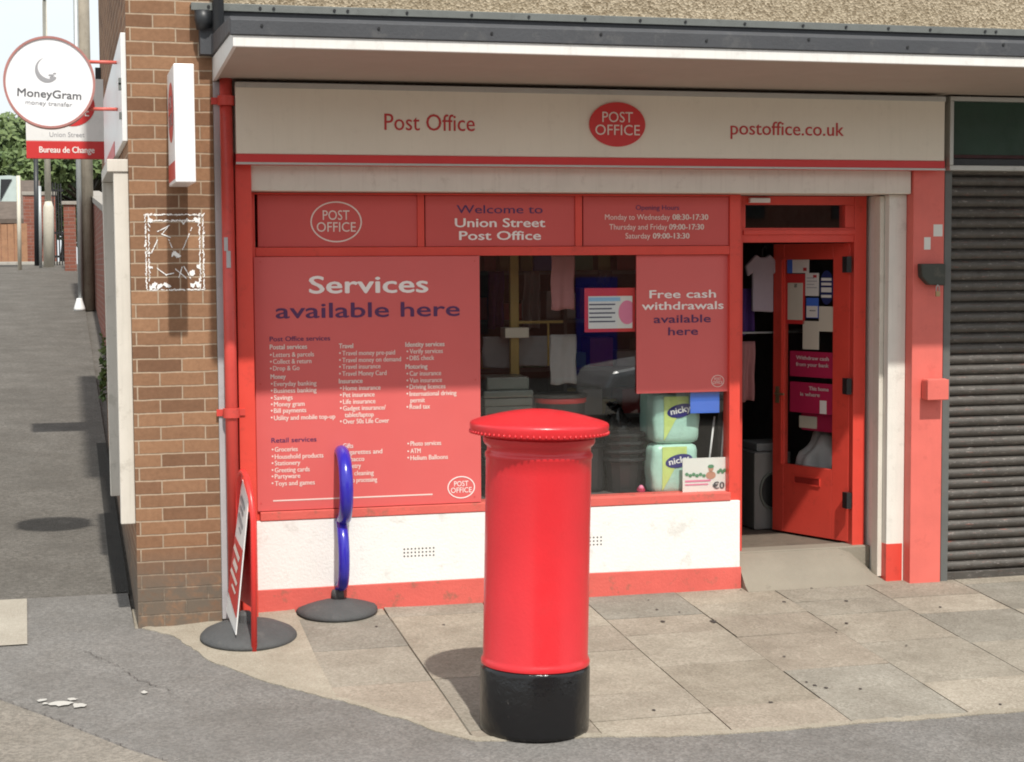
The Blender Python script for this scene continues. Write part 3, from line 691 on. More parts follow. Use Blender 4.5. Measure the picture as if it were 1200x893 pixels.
bm = NB(); s1, zt = DP(930, 484); s0, zb = DP(974, 508); dbox(bm, s0+.02, s1-.03, zb, zt, .05, .06); obj('sheet', bm, M['mag'], th)
bm = NB(); dbox(bm, (s0+s1)/2, s1-.01, zb+.015, zt-.02, .046, .049); obj('photo_print', bm, M['paper_cream'], th)

# interior
inn = thing('shop_interior', (3, 2, TH), 'x', 'x'); del inn['label'], inn['category']; inn.parent = shop; inn.location = Vector((3, 2, TH))-ORG[shop.name]
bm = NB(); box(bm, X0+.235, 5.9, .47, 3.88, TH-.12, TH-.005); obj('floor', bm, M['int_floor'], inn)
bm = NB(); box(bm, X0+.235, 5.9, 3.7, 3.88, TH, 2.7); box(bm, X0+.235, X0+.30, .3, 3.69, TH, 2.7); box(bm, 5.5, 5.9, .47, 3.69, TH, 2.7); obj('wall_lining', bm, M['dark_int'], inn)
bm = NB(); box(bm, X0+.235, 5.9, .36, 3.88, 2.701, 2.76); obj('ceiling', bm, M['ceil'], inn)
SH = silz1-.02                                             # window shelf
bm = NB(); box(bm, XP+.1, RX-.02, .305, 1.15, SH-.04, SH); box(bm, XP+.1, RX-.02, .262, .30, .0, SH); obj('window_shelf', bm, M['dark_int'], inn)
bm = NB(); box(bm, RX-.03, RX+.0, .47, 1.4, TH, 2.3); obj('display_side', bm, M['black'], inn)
# back shelving with mixed dim goods
shf = thing('shop_shelving', (3, 3.3, TH), 'dim metal shelving of mixed goods at the back of the shop, seen through the window', 'shelving')
bm = NB()
for z in (.3, .75, 1.15, 1.55, 1.95): box(bm, 1.2, 5.4, 3.2, 3.66, z+.12, z+.15)
for x in (1.2, 2.6, 4.0, 5.38): box(bm, x, x+.03, 3.2, 3.66, TH, 2.4)
obj('rack', bm, M['guide'], shf)
gm = [paint('goods %d' % i, c, .5, .1) for i, c in enumerate([(.4, .05, .05), (.08, .12, .4), (.5, .45, .35), (.35, .3, .1), (.1, .25, .15), (.5, .5, .5)])]
for z in (.45, .9, 1.3, 1.7, 2.1):
    bms = [NB() for _ in gm]; x = 1.26
    while x < 5.3:
        ww = random.uniform(.07, .2); hh = random.uniform(.12, .27); box(random.choice(bms), x, x+ww, 3.22+random.uniform(0, .06), 3.5, z+.002, z+hh); x += ww+random.uniform(.005, .06)
    for b3, gmm in zip(bms, gm):
        if len(b3.verts): obj('goods_row', b3, gmm, shf)
        else: b3.free()

# ------------------------------------------------------------------ canopy
can = thing('canopy', (3.5, -.6, 3.26), 'x', 'x'); del can['label'], can['category']; can.parent = shop; can.location = Vector((3.5, -.6, 3.26))-ORG[shop.name]
CY = -1.25; XR = 10.5
cx0 = Q(273, 54, CY).x; lz0 = Q(700, 65.6, CY).z; lz1 = Q(700, 52.5, CY).z
bz0, bz1 = lz1, Q(700, 31, CY-.01).z
bm = NB(); prismx(bm, [(CY+.03, lz0+.006), (-.0, Zc), (-.0, Zc+.12), (CY+.03, lz1)], cx0+.02, XR); obj('soffit', bm, M['soffit'], can)
bm = NB(); box(bm, cx0, XR, CY, CY+.029, lz0, lz1-.001); obj('lip', bm, M['pvc'], can, .004)
bm = NB(); prismx(bm, [(CY+.03, lz0), (-.0, Zc-.01), (-.0, Zc+.13), (CY+.03, lz1+.02)], cx0, cx0+.0195); obj('end_board', bm, M['pvc'], can)
bm = NB(); prismx(bm, [(CY-.012, bz0), (CY-.012, bz1-.02), (CY+.02, bz1), (-.0, bz1+.05), (-.0, Zc+.135), (CY+.032, lz1+.021), (CY+.032, bz0)], cx0-.012, XR); obj('flashing', bm, M['lead'], can, .004)
bm = NB()
for i in range(16):
    x = cx0+.15+i*.62; z = (bz0+bz1)/2+.02*math.sin(i*3); prism(bm, ell(x, z, .008, .008, 8), CY-.018, CY-.011)
obj('screw', bm, M['black'], can)
# metal strip with bolts at the foot of the pebbledash
mz1, mz0 = Q(700, 18, -.12).z, Q(700, 26.5, -.12).z
mx0 = Q(224, 10, -.12).x
bm = NB(); box(bm, mx0, XR, -.12, -.105, mz0, mz1); box(bm, mx0, XR, -.105, .018, mz1-.012, mz1-.001); ms_ = obj('metal_strip', bm, M['galv'], shop, .002)
bm = NB(); box(bm, mx0+.05, XR, -.10, .018, mz0-.25, mz1-.02); obj('gutter_board', bm, M['lead'], shop)
bm = NB(); x = mx0+.1
while x < XR: prism(bm, ell(x, (mz0+mz1)/2, .009, .009, 8), -.127, -.119); x += random.choice((.3, .36, .4, .08))
obj('bolt', bm, M['black'], shop)
bm = NB(); p = Q(238, 24, -.10); tube(bm, [(p.x, -.10, mz0+.0), (p.x, -.10, mz0-.05), (p.x+.01, -.09, mz0-.10)], .05, 14); obj('gutter_outlet', bm, M['black_pipe'], shop, smooth=True)
bm = NB(); p = Q(256.5, 10, -.2); tube(bm, [(p.x, -.16, 6.5), (p.x, -.16, mz0-.12), (p.x+.02, -.10, mz0-.2)], .033, 12)
tag(obj('downpipe', bm, M['black_pipe'], None, smooth=True), 'black rainwater pipe coming down above the canopy end', 'pipe')

# ------------------------------------------------------------------ fascia sign
FY = -.11
fx0, fx1, _, fz1 = RC(276.5, 105, 1107, 196, FY); fzr = Q(692, 184.5, FY).z; fz0 = Q(692, 196, FY).z
fs = thing('fascia_sign', ((fx0+fx1)/2, FY, fz0), 'long cream shop sign with red lettering and a red band under the canopy', 'sign')
bm = NB(); box(bm, fx0, fx1, FY, .058, fzr+.0005, fz1); obj('panel', bm, M['cream'], fs, .003)
bm = NB(); box(bm, fx0-.002, fx1+.002, FY-.006, .058, fz0, fzr); obj('red_band', bm, M['sign_red'], fs, .003)
bm = NB(); box(bm, fx0-.004, fx1+.004, FY-.010, FY-.0065, fz0-.001, fz0+.012); box(bm, fx0, fx1, FY-.012, FY, fz1-.03, fz1+.001); obj('trim', bm, M['alu'], fs)
y = FY-.002
bm = NB(); T(bm, 'Post Office', 450.5, 556.5, 153, 19, y, .005); T(bm, 'postoffice.co.uk', 856, 989, 158.5, 15.5, y, .01); flatobj('lettering', bm, M['letters_red'], fs)
logo(fs, 723, 146, 32.5, 26, FY, None, M['letters_cream'], filled=M['sign_red'])

# poster on the glass right
FYc = .185
x0, x1, z0_, z1_ = RC(746, 297, 853.5, 460, FYc)
fp = thing('cash_poster', ((x0+x1)/2, FYc, z0_), 'red poster about free cash withdrawals in the upper right of the window', 'poster')
bm = NB(); box(bm, x0, x1-.001, FYc, .198, z0_, trz0-.002); obj('panel', bm, M['board_red'], fp, .001)
y = FYc-.0015
bm = NB(); T(bm, 'Free cash', 761, 839, 349, 9, y, .025); T(bm, 'withdrawals', 752, 848, 362.5, 9, y, .025); flatobj('heading', bm, M['letters_white'], fp)
bm = NB(); T(bm, 'available', 766, 833, 378, 9, y, .02); T(bm, 'here', 783, 818, 392.5, 9, y, .02); flatobj('subheading', bm, M['letters_purple'], fp)
logo(fp, 841, 446.5, 7.5, 7, FYc, M['letters_cream'], M['letters_cream'], w=.0035)

# ------------------------------------------------------------------ goods in the window
def rsheet(name, q, y, th_, mat, label, cat, group=None, dy=.004):
    x0, x1, z0_, z1_ = RC(*q, y); t_ = thing(name, ((x0+x1)/2, y, z0_), label, cat, group)
    bm = NB(); box(bm, x0, x1, y, y+dy, z0_, z1_); obj('sheet', bm, mat, t_); return t_
t_ = rsheet('price_poster', (685, 337.5, 744.5, 389), .215, 0, M['sign_red'], 'small red bordered notice with blue and pink print hanging in the window', 'notice')
rb = lambda q, y0, y1: rbox(*q, y0, y1)
obj('white_print', rb((689.5, 347, 741, 385), .2125, .2145), M['paper'], t_)
obj('blue_heading', rb((690, 348.5, 727, 353), .2105, .212), M['skyblue'], t_)
ex, ez, erx, erz = eq(735, 366, 10, 14, .2105); bm = NB(); prism(bm, [(min(a, Q(741, 366, .2105).x), b_) for a, b_ in ell(ex, ez, erx, erz)], .2105, .212); obj('pink_flash', bm, M['pink'], t_)
bm = NB()
for k, yy in enumerate((356, 361, 366, 371, 376)): rbox(690.5, yy, 721-(k % 2)*4, yy+1.7, .2105, .212, bm)
obj('text_lines', bm, M['letters_grey'], t_)
# nested buckets
bx, _, bzz = Q(731, 577, .52)
bprof = [(.100, 0), (.104, .004), (.122, .20), (.124, .205), (.143, .212), (.147, .218), (.147, .232), (.140, .236), (.132, .236), (.128, .225), (.108, .03), (.0, .03)]
k0 = None
bl_txt = ['lowest of the nested black buckets, its whole side showing', 'second bucket from the bottom of the nested black stack', 'third bucket from the bottom of the nested black stack', 'topmost of the nested black buckets in the window']
bkt = thing('bucket', (bx, .52, SH), bl_txt[0], 'bucket', 'black buckets nested in the window')
bm = NB(); lathe(bm, bprof, (bx, .52, SH), 12, cap=False, sx=1.02); obj('shell', bm, M['black'], bkt, .002)
for i in (1, 2, 3): dup(bkt, (0, 0, .055*i), bl_txt[i])
# second bucket stack partly hidden behind the postbox
bk2 = thing('tub', (Q(697, 577, .55).x, .55, SH), 'ribbed black tub half hidden behind the pillar box cap, left of the buckets', 'tub')
bm = NB(); lathe(bm, [(.09, 0), (.11, .3), (.125, .31), (.125, .33), (.11, .33), (.10, .02), (0, .02)], (Q(697, 577, .55).x-.02, .6, SH), 14, cap=False); obj('shell', bm, M['black'], bk2, .002)
# grey lidded storage boxes
for i, (zoff, lab) in enumerate(((0, 'lower of the two grey ribbed storage boxes at the left of the window'), (.27, 'upper of the two grey ribbed storage boxes at the left of the window'))):
    q = Q(595, 470, .55); sb = thing('storage_box', (q.x, .6, SH+zoff), lab, 'storage box', 'grey storage boxes in the window')
    zt = Q(595, 441, .5).z; hh = (zt-SH)/2-.004; zb0 = SH+(hh+.004)*i
    bm = NB(); x0, x1 = Q(567, 470, .48).x, Q(624, 470, .48).x
    for k in range(5): box(bm, x0+.012-.002*k, x1-.012+.002*k, .48-.002*k, .80, zb0+hh*.13*k+.001, zb0+hh*.13*(k+1)-.004)
    obj('tray', bm, M['grey_tub'], sb, .004)
    bm = NB(); box(bm, x0-.005, x1+.005, .465, .81, zb0+hh*.66, zb0+hh*.78); box(bm, x0+.02, x1-.02, .485, .79, zb0+hh*.781, zb0+hh); obj('lid', bm, M['grey_tub'], sb, .012)
# oval tub with red rim
q = Q(660, 470, .55); tb = thing('oval_tub', (q.x, .62, SH), 'black oval tub with a red band under its rim, behind the pillar box cap', 'tub')
zr = Q(660, 465, .5).z; rx = (Q(690, 465, .55).x-Q(629, 465, .55).x)/2
bm = NB(); lathe(bm, [(rx*.75, SH-zr), (rx*.93, -.05), (rx*.94, -.012)], (q.x, .62, zr), 36, cap=False); obj('shell', bm, M['black'], tb, smooth=True)
bm = NB(); lathe(bm, [(rx*.945, -.045), (rx*.97, -.04), (rx*.97, -.014), (rx*.945, -.012)], (q.x, .62, zr), 36, cap=False); obj('red_band', bm, M['sign_red'], tb, smooth=True)
bm = NB(); lathe(bm, [(rx*.94, -.012), (rx, -.008), (rx*1.02, .006), (rx*.98, .014), (rx*.88, .008), (rx*.84, -.02), (rx*.5, -.03), (.001, -.03)], (q.x, .62, zr), 36, cap=False); obj('rim', bm, M['black'], tb, smooth=True)
# toilet roll packs
def pack(name, q, y, depth, lab, lime):
    x0, x1, z0_, z1_ = RC(*q, y); z0_ = lime[1] if lime[1] else z0_
    t_ = thing(name, ((x0+x1)/2, y+.1, z0_), lab, 'toilet rolls', 'packs of toilet rolls in the window')
    bm = NB(); n = 8
    me_ = NB(); bmesh.ops.create_cube(me_, size=1); bmesh.ops.subdivide_edges(me_, edges=me_.edges, cuts=7, use_grid_fill=True)
    for v in me_.verts:
        d = Vector(v.co); k = max(abs(d.x), abs(d.y), abs(d.z))*2
        rr = (abs(d.x*2)**6+abs(d.y*2)**6+abs(d.z*2)**6)**(1/6); d = d/rr*1.0
        bul = 1+.05*math.cos(d.z*2*math.pi*2)*.5
        v.co = Vector(((x0+x1)/2+d.x*(x1-x0)*bul, y+depth/2+d.y*depth, (z0_+z1_)/2+d.z*(z1_-z0_)))+Vector([random.uniform(-.002, .002) for _ in range(3)])
    obj('wrapping', me_, M['pack_green'], t_, smooth=True)
    mx, mz = (x0+x1)/2, (z0_+z1_)/2; W_, H_ = x1-x0, z1_-z0_
    bm = NB(); yy = y-.004
    prism(bm, [(x0+W_*.20, z1_-.02), (x0+W_*.72, z1_-.02), (x0+W_*.72, z1_-H_*.25), (x0+W_*.5, z1_-H_*.42), (x0+W_*.34, z1_-H_*.7), (x0+W_*.2, z1_-H_*.92)], yy, yy+.006); obj('lime_print', bm, M['pack_lime'], t_)
    bm = NB(); prism(bm, [(mx+.05*W_+a*math.cos(.18)-b_*math.sin(.18), z1_-H_*.34+a*math.sin(.18)+b_*math.cos(.18)) for a, b_ in ell(0, 0, W_*.29, H_*.13, 28)], yy-.002, yy-.0005); obj('badge', bm, M['pack_navy'], t_)
    bm = NB()
    def tf(p, c=(mx+.05*W_, z1_-H_*.34)):
        dx, dz = p.x-c[0], p.z-c[1]; return Vector((c[0]+dx*math.cos(.18)-dz*math.sin(.18), p.y, c[1]+dx*math.sin(.18)+dz*math.cos(.18)))
    textmesh(bm, 'nicky', mx+.05*W_-W_*.22, mx+.05*W_+W_*.22, z1_-H_*.38, H_*.12, yy-.004, .03, tf); flatobj('lettering', bm, M['pack_white'], t_)
    return t_
zmid = Q(795, 521, .26).z
pack('toilet_roll_pack', (765, 520, 820, 577), .28, .2, 'lower mint green pack of toilet rolls behind the leaflet', (0, SH))
pack('toilet_roll_pack', (767, 461, 822, 520), .28, .2, 'upper mint green pack of toilet rolls under the cash poster', (0, zmid))
pack('toilet_roll_pack', (760, 461, 772, 520), .46, .2, 'narrow green pack of toilet rolls standing behind the upper one at its left', (0, zmid))
rsheet('blue_card', (809, 459.5, 843, 484), .212, 0, M['blue_card'], 'plain bright blue card stuck to the glass under the cash poster', 'card')
t_ = rsheet('leaflet', (800, 536.5, 850.5, 576), .215, 0, M['paper'], 'white leaflet with a green and pink printed picture at the bottom right of the window', 'leaflet')
bm = NB(); q = Q(833, 549, .2135)
prism(bm, ell(q.x, q.z, .018, .024, 14), .212, .214); prism(bm, ell(q.x, q.z-.045, .035, .026, 14), .212, .214); obj('figure_print', bm, M['skin_pic'], t_)
bm = NB(); prism(bm, ell(q.x, q.z+.014, .022, .013, 12), .2108, .2119)
for k in range(6): a_ = Q(805+k*4, 556+(k % 2)*1.5, .212); prism(bm, ell(a_.x, a_.z, .013, .012, 8), .212, .214)
for k in range(4): a_ = Q(842+k*2.4, 553-(k % 2)*2, .212); prism(bm, ell(a_.x, a_.z, .012, .012, 8), .212, .214)
obj('leaf_print', bm, M['leafprint'], t_)
bm = NB(); rbox(803, 562.5, 833, 564.5, .212, .214, bm); rbox(803, 567, 830, 568.5, .212, .214, bm); obj('pink_line', bm, M['pink'], t_)
bm = NB(); T(bm, '€0', 835, 849, 572.5, 7.5, .2125, .04); flatobj('lettering', bm, M['letters_grey'], t_)
# glass jars / upright tools beside rolls
for px, a_, lab in ((831, .05, 'slim pale handled brush leaning right of the toilet rolls, the left one'), (846, .03, 'slim pale handled brush leaning by the window post, the right one')):
    q = Q(px, 540, .35); t_ = thing('brush', (q.x, .35, SH), lab, 'brush', 'brushes standing beside the toilet rolls')
    bm = NB(); tube(bm, [(q.x-.01, .35, SH+.12), (q.x+a_, .38, Q(px, 488, .38).z)], .007, 8); obj('handle', bm, M['pack_white'], t_, smooth=True)
    bm = NB(); lathe(bm, [(.032, 0), (.034, .04), (.03, .1), (.018, .14), (.01, .16)], (q.x-.01, .35, SH), 14); obj('bristle_pot', bm, M['grey_tub'], t_, smooth=True)
q = Q(751, 570, .33); t_ = thing('toy', (q.x, .33, SH), 'tiny pink and purple round toy on the window shelf by the buckets', 'toy')
bm = NB(); lathe(bm, [(.012, 0), (.026, .012), (.030, .03), (.022, .048), (.008, .056)], (q.x, .33, SH), 16); obj('toy_body', bm, M['mag'], t_, smooth=True)
bm = NB(); lathe(bm, [(.016, 0), (.02, .01), (.012, .024), (.003, .028)], (q.x-.002, .318, SH+.038), 12); obj('toy_head', bm, M['pink'], t_, smooth=True)
# black bag
q = Q(728, 480, .75); bm = NB(); bmesh.ops.create_icosphere(bm, subdivisions=4, radius=1)
for v in bm.verts:
    n_ = v.co.copy(); k = 1+.18*math.sin(5*n_.x+3*n_.z)+.12*math.sin(9*n_.y+7*n_.z)+.08*math.sin(17*n_.x-11*n_.z)
    v.co = Vector((q.x+n_.x*.14*k, .82+n_.y*.13*k, SH+.26+.27*n_.z*k))
tag(obj('bin_bag', bm, paint('shiny black polythene', (.015, .015, .016), .25, .1), None, smooth=True), 'crumpled shiny black bag piled behind the nested buckets', 'bag')
# hanging sheets and stand
def cloth(name, q, y, mat, label, cat, amp=.008, n=16, taper=0):
    x0, x1, z0_, z1_ = RC(*q, y); bm = NB(); rows_ = []
    for j in range(13):
        r_ = []
        for i in range(n+1):
            u, v = i/n, j/12; x = x0+(x1-x0)*u; r_.append(bm.verts.new((x+.004*math.sin(9*v), y+amp*math.sin(u*11+v*2)*(.3+v), z1_+(z0_-z1_)*v-.006*math.sin(u*7)*v)))
        rows_.append(r_)
    for a, b_ in zip(rows_, rows_[1:]):
        for i in range(n): bm.faces.new((a[i], a[i+1], b_[i+1], b_[i]))
    o = obj(name, bm, mat, None, smooth=True); s = o.modifiers.new('thick', 'SOLIDIFY'); s.thickness = .002; return tag(o, label, cat)
cloth('hanging_towel', (646, 297, 673, 363), .55, M['pink_cloth'], 'dusty pink towel hanging near the top of the window', 'towel')
cloth('hanging_sheet', (645, 392, 675, 450), .45, M['greyc'], 'pale grey sheet hanging in the middle of the window above the oval tub', 'sheet')
cloth('reflection_sheet', (566, 394, 650, 430), .95, M['greyc'], 'long pale grey sheet standing in for a glass reflection behind the storage boxes', 'cloth', .02)  # pale sheet added to imitate a reflection in the window glass
st2 = thing('display_stand', (Q(604, 385, .8).x, .8, SH), 'yellow metal display stand with a side rail at the left of the window', 'stand')
bm = NB(); x0, x1, z0_, z1_ = RC(598, 298, 608, 388, .8); box(bm, x0, x1, .8, .84, SH, 2.55); obj('upright', bm, M['int_yellow'], st2, .003)
bm = NB(); zr = Q(630, 377, .8).z; box(bm, x1, Q(660, 377, .8).x, .805, .82, zr-.012, zr+.006); box(bm, Q(642, 400, .8).x, Q(644, 400, .8).x, .806, .818, zr-.3, zr-.013); obj('rail', bm, M['int_yellow'], st2)
bm = NB(); rbox(592, 384, 620, 396, .77, .9, bm); obj('bracket_tray', bm, M['paper_cream'], st2, .004)
for i, (a, b_, mm, lb) in enumerate(((572, 590, 'purple_cloth', 'dark purple garment hanging at the far left of the window'), (614, 632, 'greyc', 'grey garment hanging between the yellow stand and the pink towel'), (700, 716, 'dark_int', 'dark garment hanging above the small red notice'))):
    g_ = cloth('hanging_garment', (a, 318, b_, 385 if i < 2 else 335), 1.5, M[mm], lb, 'garment', .03); g_['group'] = 'garments hanging inside the window'
# stuff through the door
def shirt(px0, py0, px1, py1, y, mat, lab, flip=1):
    x0, x1, z0_, z1_ = RC(px0, py0, px1, py1, y); W_, H_ = x1-x0, z1_-z0_; mx = (x0+x1)/2
    P_ = [(.30, 1), (.42, .95), (.58, .95), (.70, 1), (1.0, .80), (.93, .62), (.80, .68), (.80, 0), (.20, .02), (.20, .68), (.07, .62), (0, .80)]
    bm = NB(); prism(bm, [(x0+u*W_, z0_+v*H_) for u, v in P_], y, y+.035)
    t_ = thing('hanging_shirt', (mx, y, z0_), lab, 'shirt'); obj('shirt_body', bm, mat, t_, .01)
    bm = NB(); tube(bm, [(mx, y+.018, z1_-.03), (mx, y+.018, z1_+.04), (mx+.02, y+.018, z1_+.06), (mx+.03, y+.018, z1_+.04)], .004, 6); obj('hanger', bm, M['black'], t_); return t_
shirt(874, 298, 915, 366, 1.05, M['shirt'], 'pale lilac shirt hanging inside the open doorway')
t_ = cloth('hanging_cloth', (866, 338, 884, 392), 1.15, M['purple_cloth'], 'purple cloth hanging below and left of the pale shirt inside the doorway', 'cloth', .02)
cloth('hanging_skirt', (866, 400, 884, 470), 1.2, M['pink_cloth'], 'dull pink cloth hanging low inside the doorway behind the window post', 'cloth', .02)
rl = NB(); z_ = Q(885, 390, 1.1).z; tube(rl, [(4.2, 1.12, z_), (5.3, 1.12, z_)], .008, 8); tag(obj('clothes_rail', rl, M['steel'], None, smooth=True), 'thin metal clothes rail inside the open doorway', 'rail')
fbx = NB(); x0, x1, z0_, z1_ = RC(884, 530, 912, 583, 1.15); z0_ = TH
wm = thing('white_cabinet', ((x0+x1)/2, 1.3, TH), 'white boxy appliance with a dark round front on the floor inside the doorway', 'appliance')
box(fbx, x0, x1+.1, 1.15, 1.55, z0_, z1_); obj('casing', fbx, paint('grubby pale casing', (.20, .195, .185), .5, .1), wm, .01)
bm = NB(); prism(bm, ell((x0+x1)/2+.05, z0_+(z1_-z0_)*.5, .085, .12, 28), 1.142, 1.149); obj('round_opening', bm, M['black'], wm)
bm = NB(); ring(bm, (x0+x1)/2+.05, z0_+(z1_-z0_)*.5, .105, .14, .014, 1.135, 1.149); obj('rim', bm, M['grey_tub'], wm)
bm = NB(); box(bm, x0+.04, x1+.08, 1.2, 1.5, z1_, z1_+.06); obj('top_tray', bm, M['greyc'], wm, .01)
# white sacks behind the door glass
sk_ = NB(); c = H+dd*.45-dn*.30; bmesh.ops.create_icosphere(sk_, subdivisions=4, radius=1)
for v in sk_.verts:
    n_ = v.co.copy(); k = 1+.08*math.sin(7*n_.x+4*n_.z)+.06*math.sin(11*n_.y); v.co = Vector((c.x+n_.x*.24*k, c.y+n_.y*.16*k, TH+.39+.36*max(-1, n_.z)*k*.95))
tag(obj('wrapped_bale', sk_, paint('cloudy white polythene', (.5, .5, .49), .35, .1), None, smooth=True), 'white plastic wrapped bale behind the lower part of the open door glass', 'bale')

# ------------------------------------------------------------------ front pipes and fittings
pp = thing('red_pipe', (Q(270, 600, -.06).x, -.06, 0), 'red painted drainpipe between the brick pier and the shopfront', 'pipe')
bm = NB(); xp = Q(269.8, 400, -.06).x; tube(bm, [(xp, -.06, .03), (xp, -.06, 3.27)], .037, 18); obj('pipe', bm, M['pipe_red'], pp, smooth=True)
for py, nm in ((118, 'collar'), (484, 'collar')):
    z = Q(268, py, -.06).z; bm = NB(); lathe(bm, [(.041, -.03), (.050, -.028), (.050, .028), (.041, .03)], (xp, -.06, z), 18, cap=False)
    box(bm, xp-.085, xp+.085, -.03, -.018, z-.02, z+.02); obj(nm, bm, M['pipe_red'], pp)
bm = NB(); z = Q(270, 296, -.1).z
vs = [[(xp+.0425*math.cos(a_), -.06+.0425*math.sin(a_)) for a_ in [math.pi*1.25+.12*k for k in range(9)]]]
for (z0_, z1_, k0, k1) in ((z+.01, z+.09, 0, 6), (z-.09, z+.01, 3, 9)):
    for k in range(k0, k1-1):
        a_, b_ = vs[0][k], vs[0][k+1]; bm.faces.new([bm.verts.new((a_[0], a_[1], z0_)), bm.verts.new((b_[0], b_[1], z0_)), bm.verts.new((b_[0], b_[1], z1_)), bm.verts.new((a_[0], a_[1], z1_))])
obj('torn_sticker', bm, M['grey_trunk'], pp)
bm = NB(); x0, x1 = Q(252, 400, -.002).x+.008, Q(259.5, 400, -.002).x+.012
zt, zb = Q(257, 150, 0).z, Q(266, 690, 0).z; box(bm, XP+.001, XP+.047, -.02, .02, .03, 3.25); tag(obj('cable_trunking', bm, M['grey_trunk'], None, .003), 'grey plastic trunking running down between the brick pier and the red drainpipe', 'trunking')

# projecting sign on the pier, seen on its white edge
SF = -.64
ps = thing('projecting_sign', (Q(216, 150, SF).x, -.35, Q(216, 213, SF).z), 'white box sign with red print sticking straight out from the brick pier', 'sign')
x0, x1, z0_, z1_ = RC(204.5, 74.5, 228.5, 213.5, SF)
bm = NB(); box(bm, x0, x1, SF, -.05, z0_, z1_); obj('light_box', bm, paint('bright white acrylic', (.9, .9, .9), .3, .02, bs=0), ps, .006)
bm = NB(); box(bm, x0+.03, x1-.03, -.05, .0, z0_+.1, z0_+.16); box(bm, x0+.03, x1-.03, -.05, .0, z1_-.16, z1_-.1); obj('bracket', bm, M['steel'], ps)
bm = NB(); cz2 = (z0_+z1_)/2
n = 28; a1 = [bm.verts.new((x0-.0015, -.35+.22*math.cos(6.2832*k/n), cz2+.08+.17*math.sin(6.2832*k/n))) for k in range(n)]; bm.faces.new(a1)
box(bm, x0-.002, x0-.0005, SF+.02, -.06, z0_+.02, z0_+.12); obj('red_print', bm, M['sign_red'], ps)
bm = NB()
def tfl(p): return Vector((x0-.0035, -p.x, p.z))
textmesh(bm, 'POST', .25, .45, cz2+.10, .07, 0, .01, tfl); textmesh(bm, 'OFFICE', .19, .51, cz2-.0, .07, 0, .01, tfl); flatobj('lettering', bm, M['letters_white'], ps)

# glue remains of a poster on the pier
rg = random.Random(11); bm = NB(); y = -.0015
gx0, gx1, gz0_, gz1_ = RC(171, 251.5, 238.5, 339.5, 0)
def smear(x, z, a, b_, ang=0, n=9):
    pts_ = []
    for k in range(n):
        r = rg.uniform(.45, 1.25); u, v = a*r*math.cos(6.2832*k/n), b_*r*math.sin(6.2832*k/n); pts_.append((x+u*math.cos(ang)-v*math.sin(ang), z+u*math.sin(ang)+v*math.cos(ang)))
    smear.k = getattr(smear, 'k', 0)+1
    bm.faces.new([bm.verts.new((p[0], y-.000006*smear.k, p[1])) for p in pts_])
W_, H_ = gx1-gx0, gz1_-gz0_
for k in range(60):
    u = k/59
    for (x, z, an) in ((gx0+u*W_, gz1_, 0), (gx0+u*W_, gz0_+.0, 0), (gx0, gz0_+u*H_, 1.57), (gx1, gz0_+u*H_, 1.57), (gx0+.02+u*(W_-.04), gz1_-.035, 0), (gx0+.018, gz0_+u*H_, 1.57), (gx1-.022, gz0_+u*H_, 1.57)):
        if rg.random() < .84: smear(x+rg.gauss(0, .0022), z+rg.gauss(0, .0022), rg.uniform(.005, .013), rg.uniform(.002, .0048), an+rg.gauss(0, .25))
for x, z, s in ((.1, .93, .02), (.9, .93, .022), (.07, .3, .012), (.92, .3, .014), (.12, .06, .028), (.22, .05, .024), (.35, .06, .024), (.88, .07, .026), (.8, .06, .02), (.48, .48, .02), (.55, .46, .018), (.05, .5, .01), (.8, .22, .02), (.77, .2, .014)):
    for _ in range(4): smear(gx0+x*W_+rg.gauss(0, .006), gz0_+z*H_+rg.gauss(0, .004), s*.8, s*.4, rg.uniform(0, 3))
for pts_ in ([(.22, .78), (.40, .85), (.28, .74), (.42, .70)], [(.40, .66), (.52, .44)], [(.80, .82), (.64, .54)], [(.20, .66), (.1, .5)], [(.2, .28), (.34, .2), (.46, .22)], [(.5, .28), (.68, .16)], [(.62, .30), (.56, .16)], [(.66, .30), (.76, .16)], [(.6, .93), (.66, .88), (.72, .94)]):
    for (a, b_), (c, d) in zip(pts_, pts_[1:]):
        for k in range(11):
            if rg.random() < .8: u = k/10; smear(gx0+(a+(c-a)*u)*W_, gz0_+(b_+(d-b_)*u)*H_, .009, .0035, math.atan2((d-b_)*H_, (c-a)*W_))
o = flatobj('poster_residue', bm, M['glue'], None); tag(o, 'white glue outline left by a torn poster on the brick pier', 'residue')

# ------------------------------------------------------------------ side wall fittings and hanging signs
# white surround on side wall
ws = thing('window_surround', (X0-.05, .7, .6), 'tall white timber surround projecting from the side wall by the corner', 'window frame')
zt = Q(140, 202, .1).z; zb = Q(150, 613, .1).z
def jamb(y0, y1, pt, pb, inner=0):
    bm = NB(); x = X0-.001
    v = [bm.verts.new(p) for p in ((x, y0, zb), (x-pb, y0, zb), (x-pt, y0, zt), (x, y0, zt), (x, y1, zb), (x-pb, y1, zb), (x-pt, y1, zt), (x, y1, zt))]
    for f in ((0, 1, 2, 3), (4, 7, 6, 5), (0, 4, 5, 1), (1, 5, 6, 2), (2, 6, 7, 3), (3, 7, 4, 0)): bm.faces.new([v[i] for i in f])
    return bm
obj('jamb', jamb(.06, .16, .085, .085), M['surround'], ws, .004); obj('jamb', jamb(1.35, 1.45, .12, .11), M['surround'], ws, .004)
bm = NB(); box(bm, X0-.122, X0-.001, .05, 1.46, zt+.001, zt+.075); obj('head', bm, M['surround'], ws, .004)
bm = NB(); box(bm, X0-.02, X0-.001, .161, 1.349, zb, zt); obj('infill', bm, M['grey_trunk'], ws)
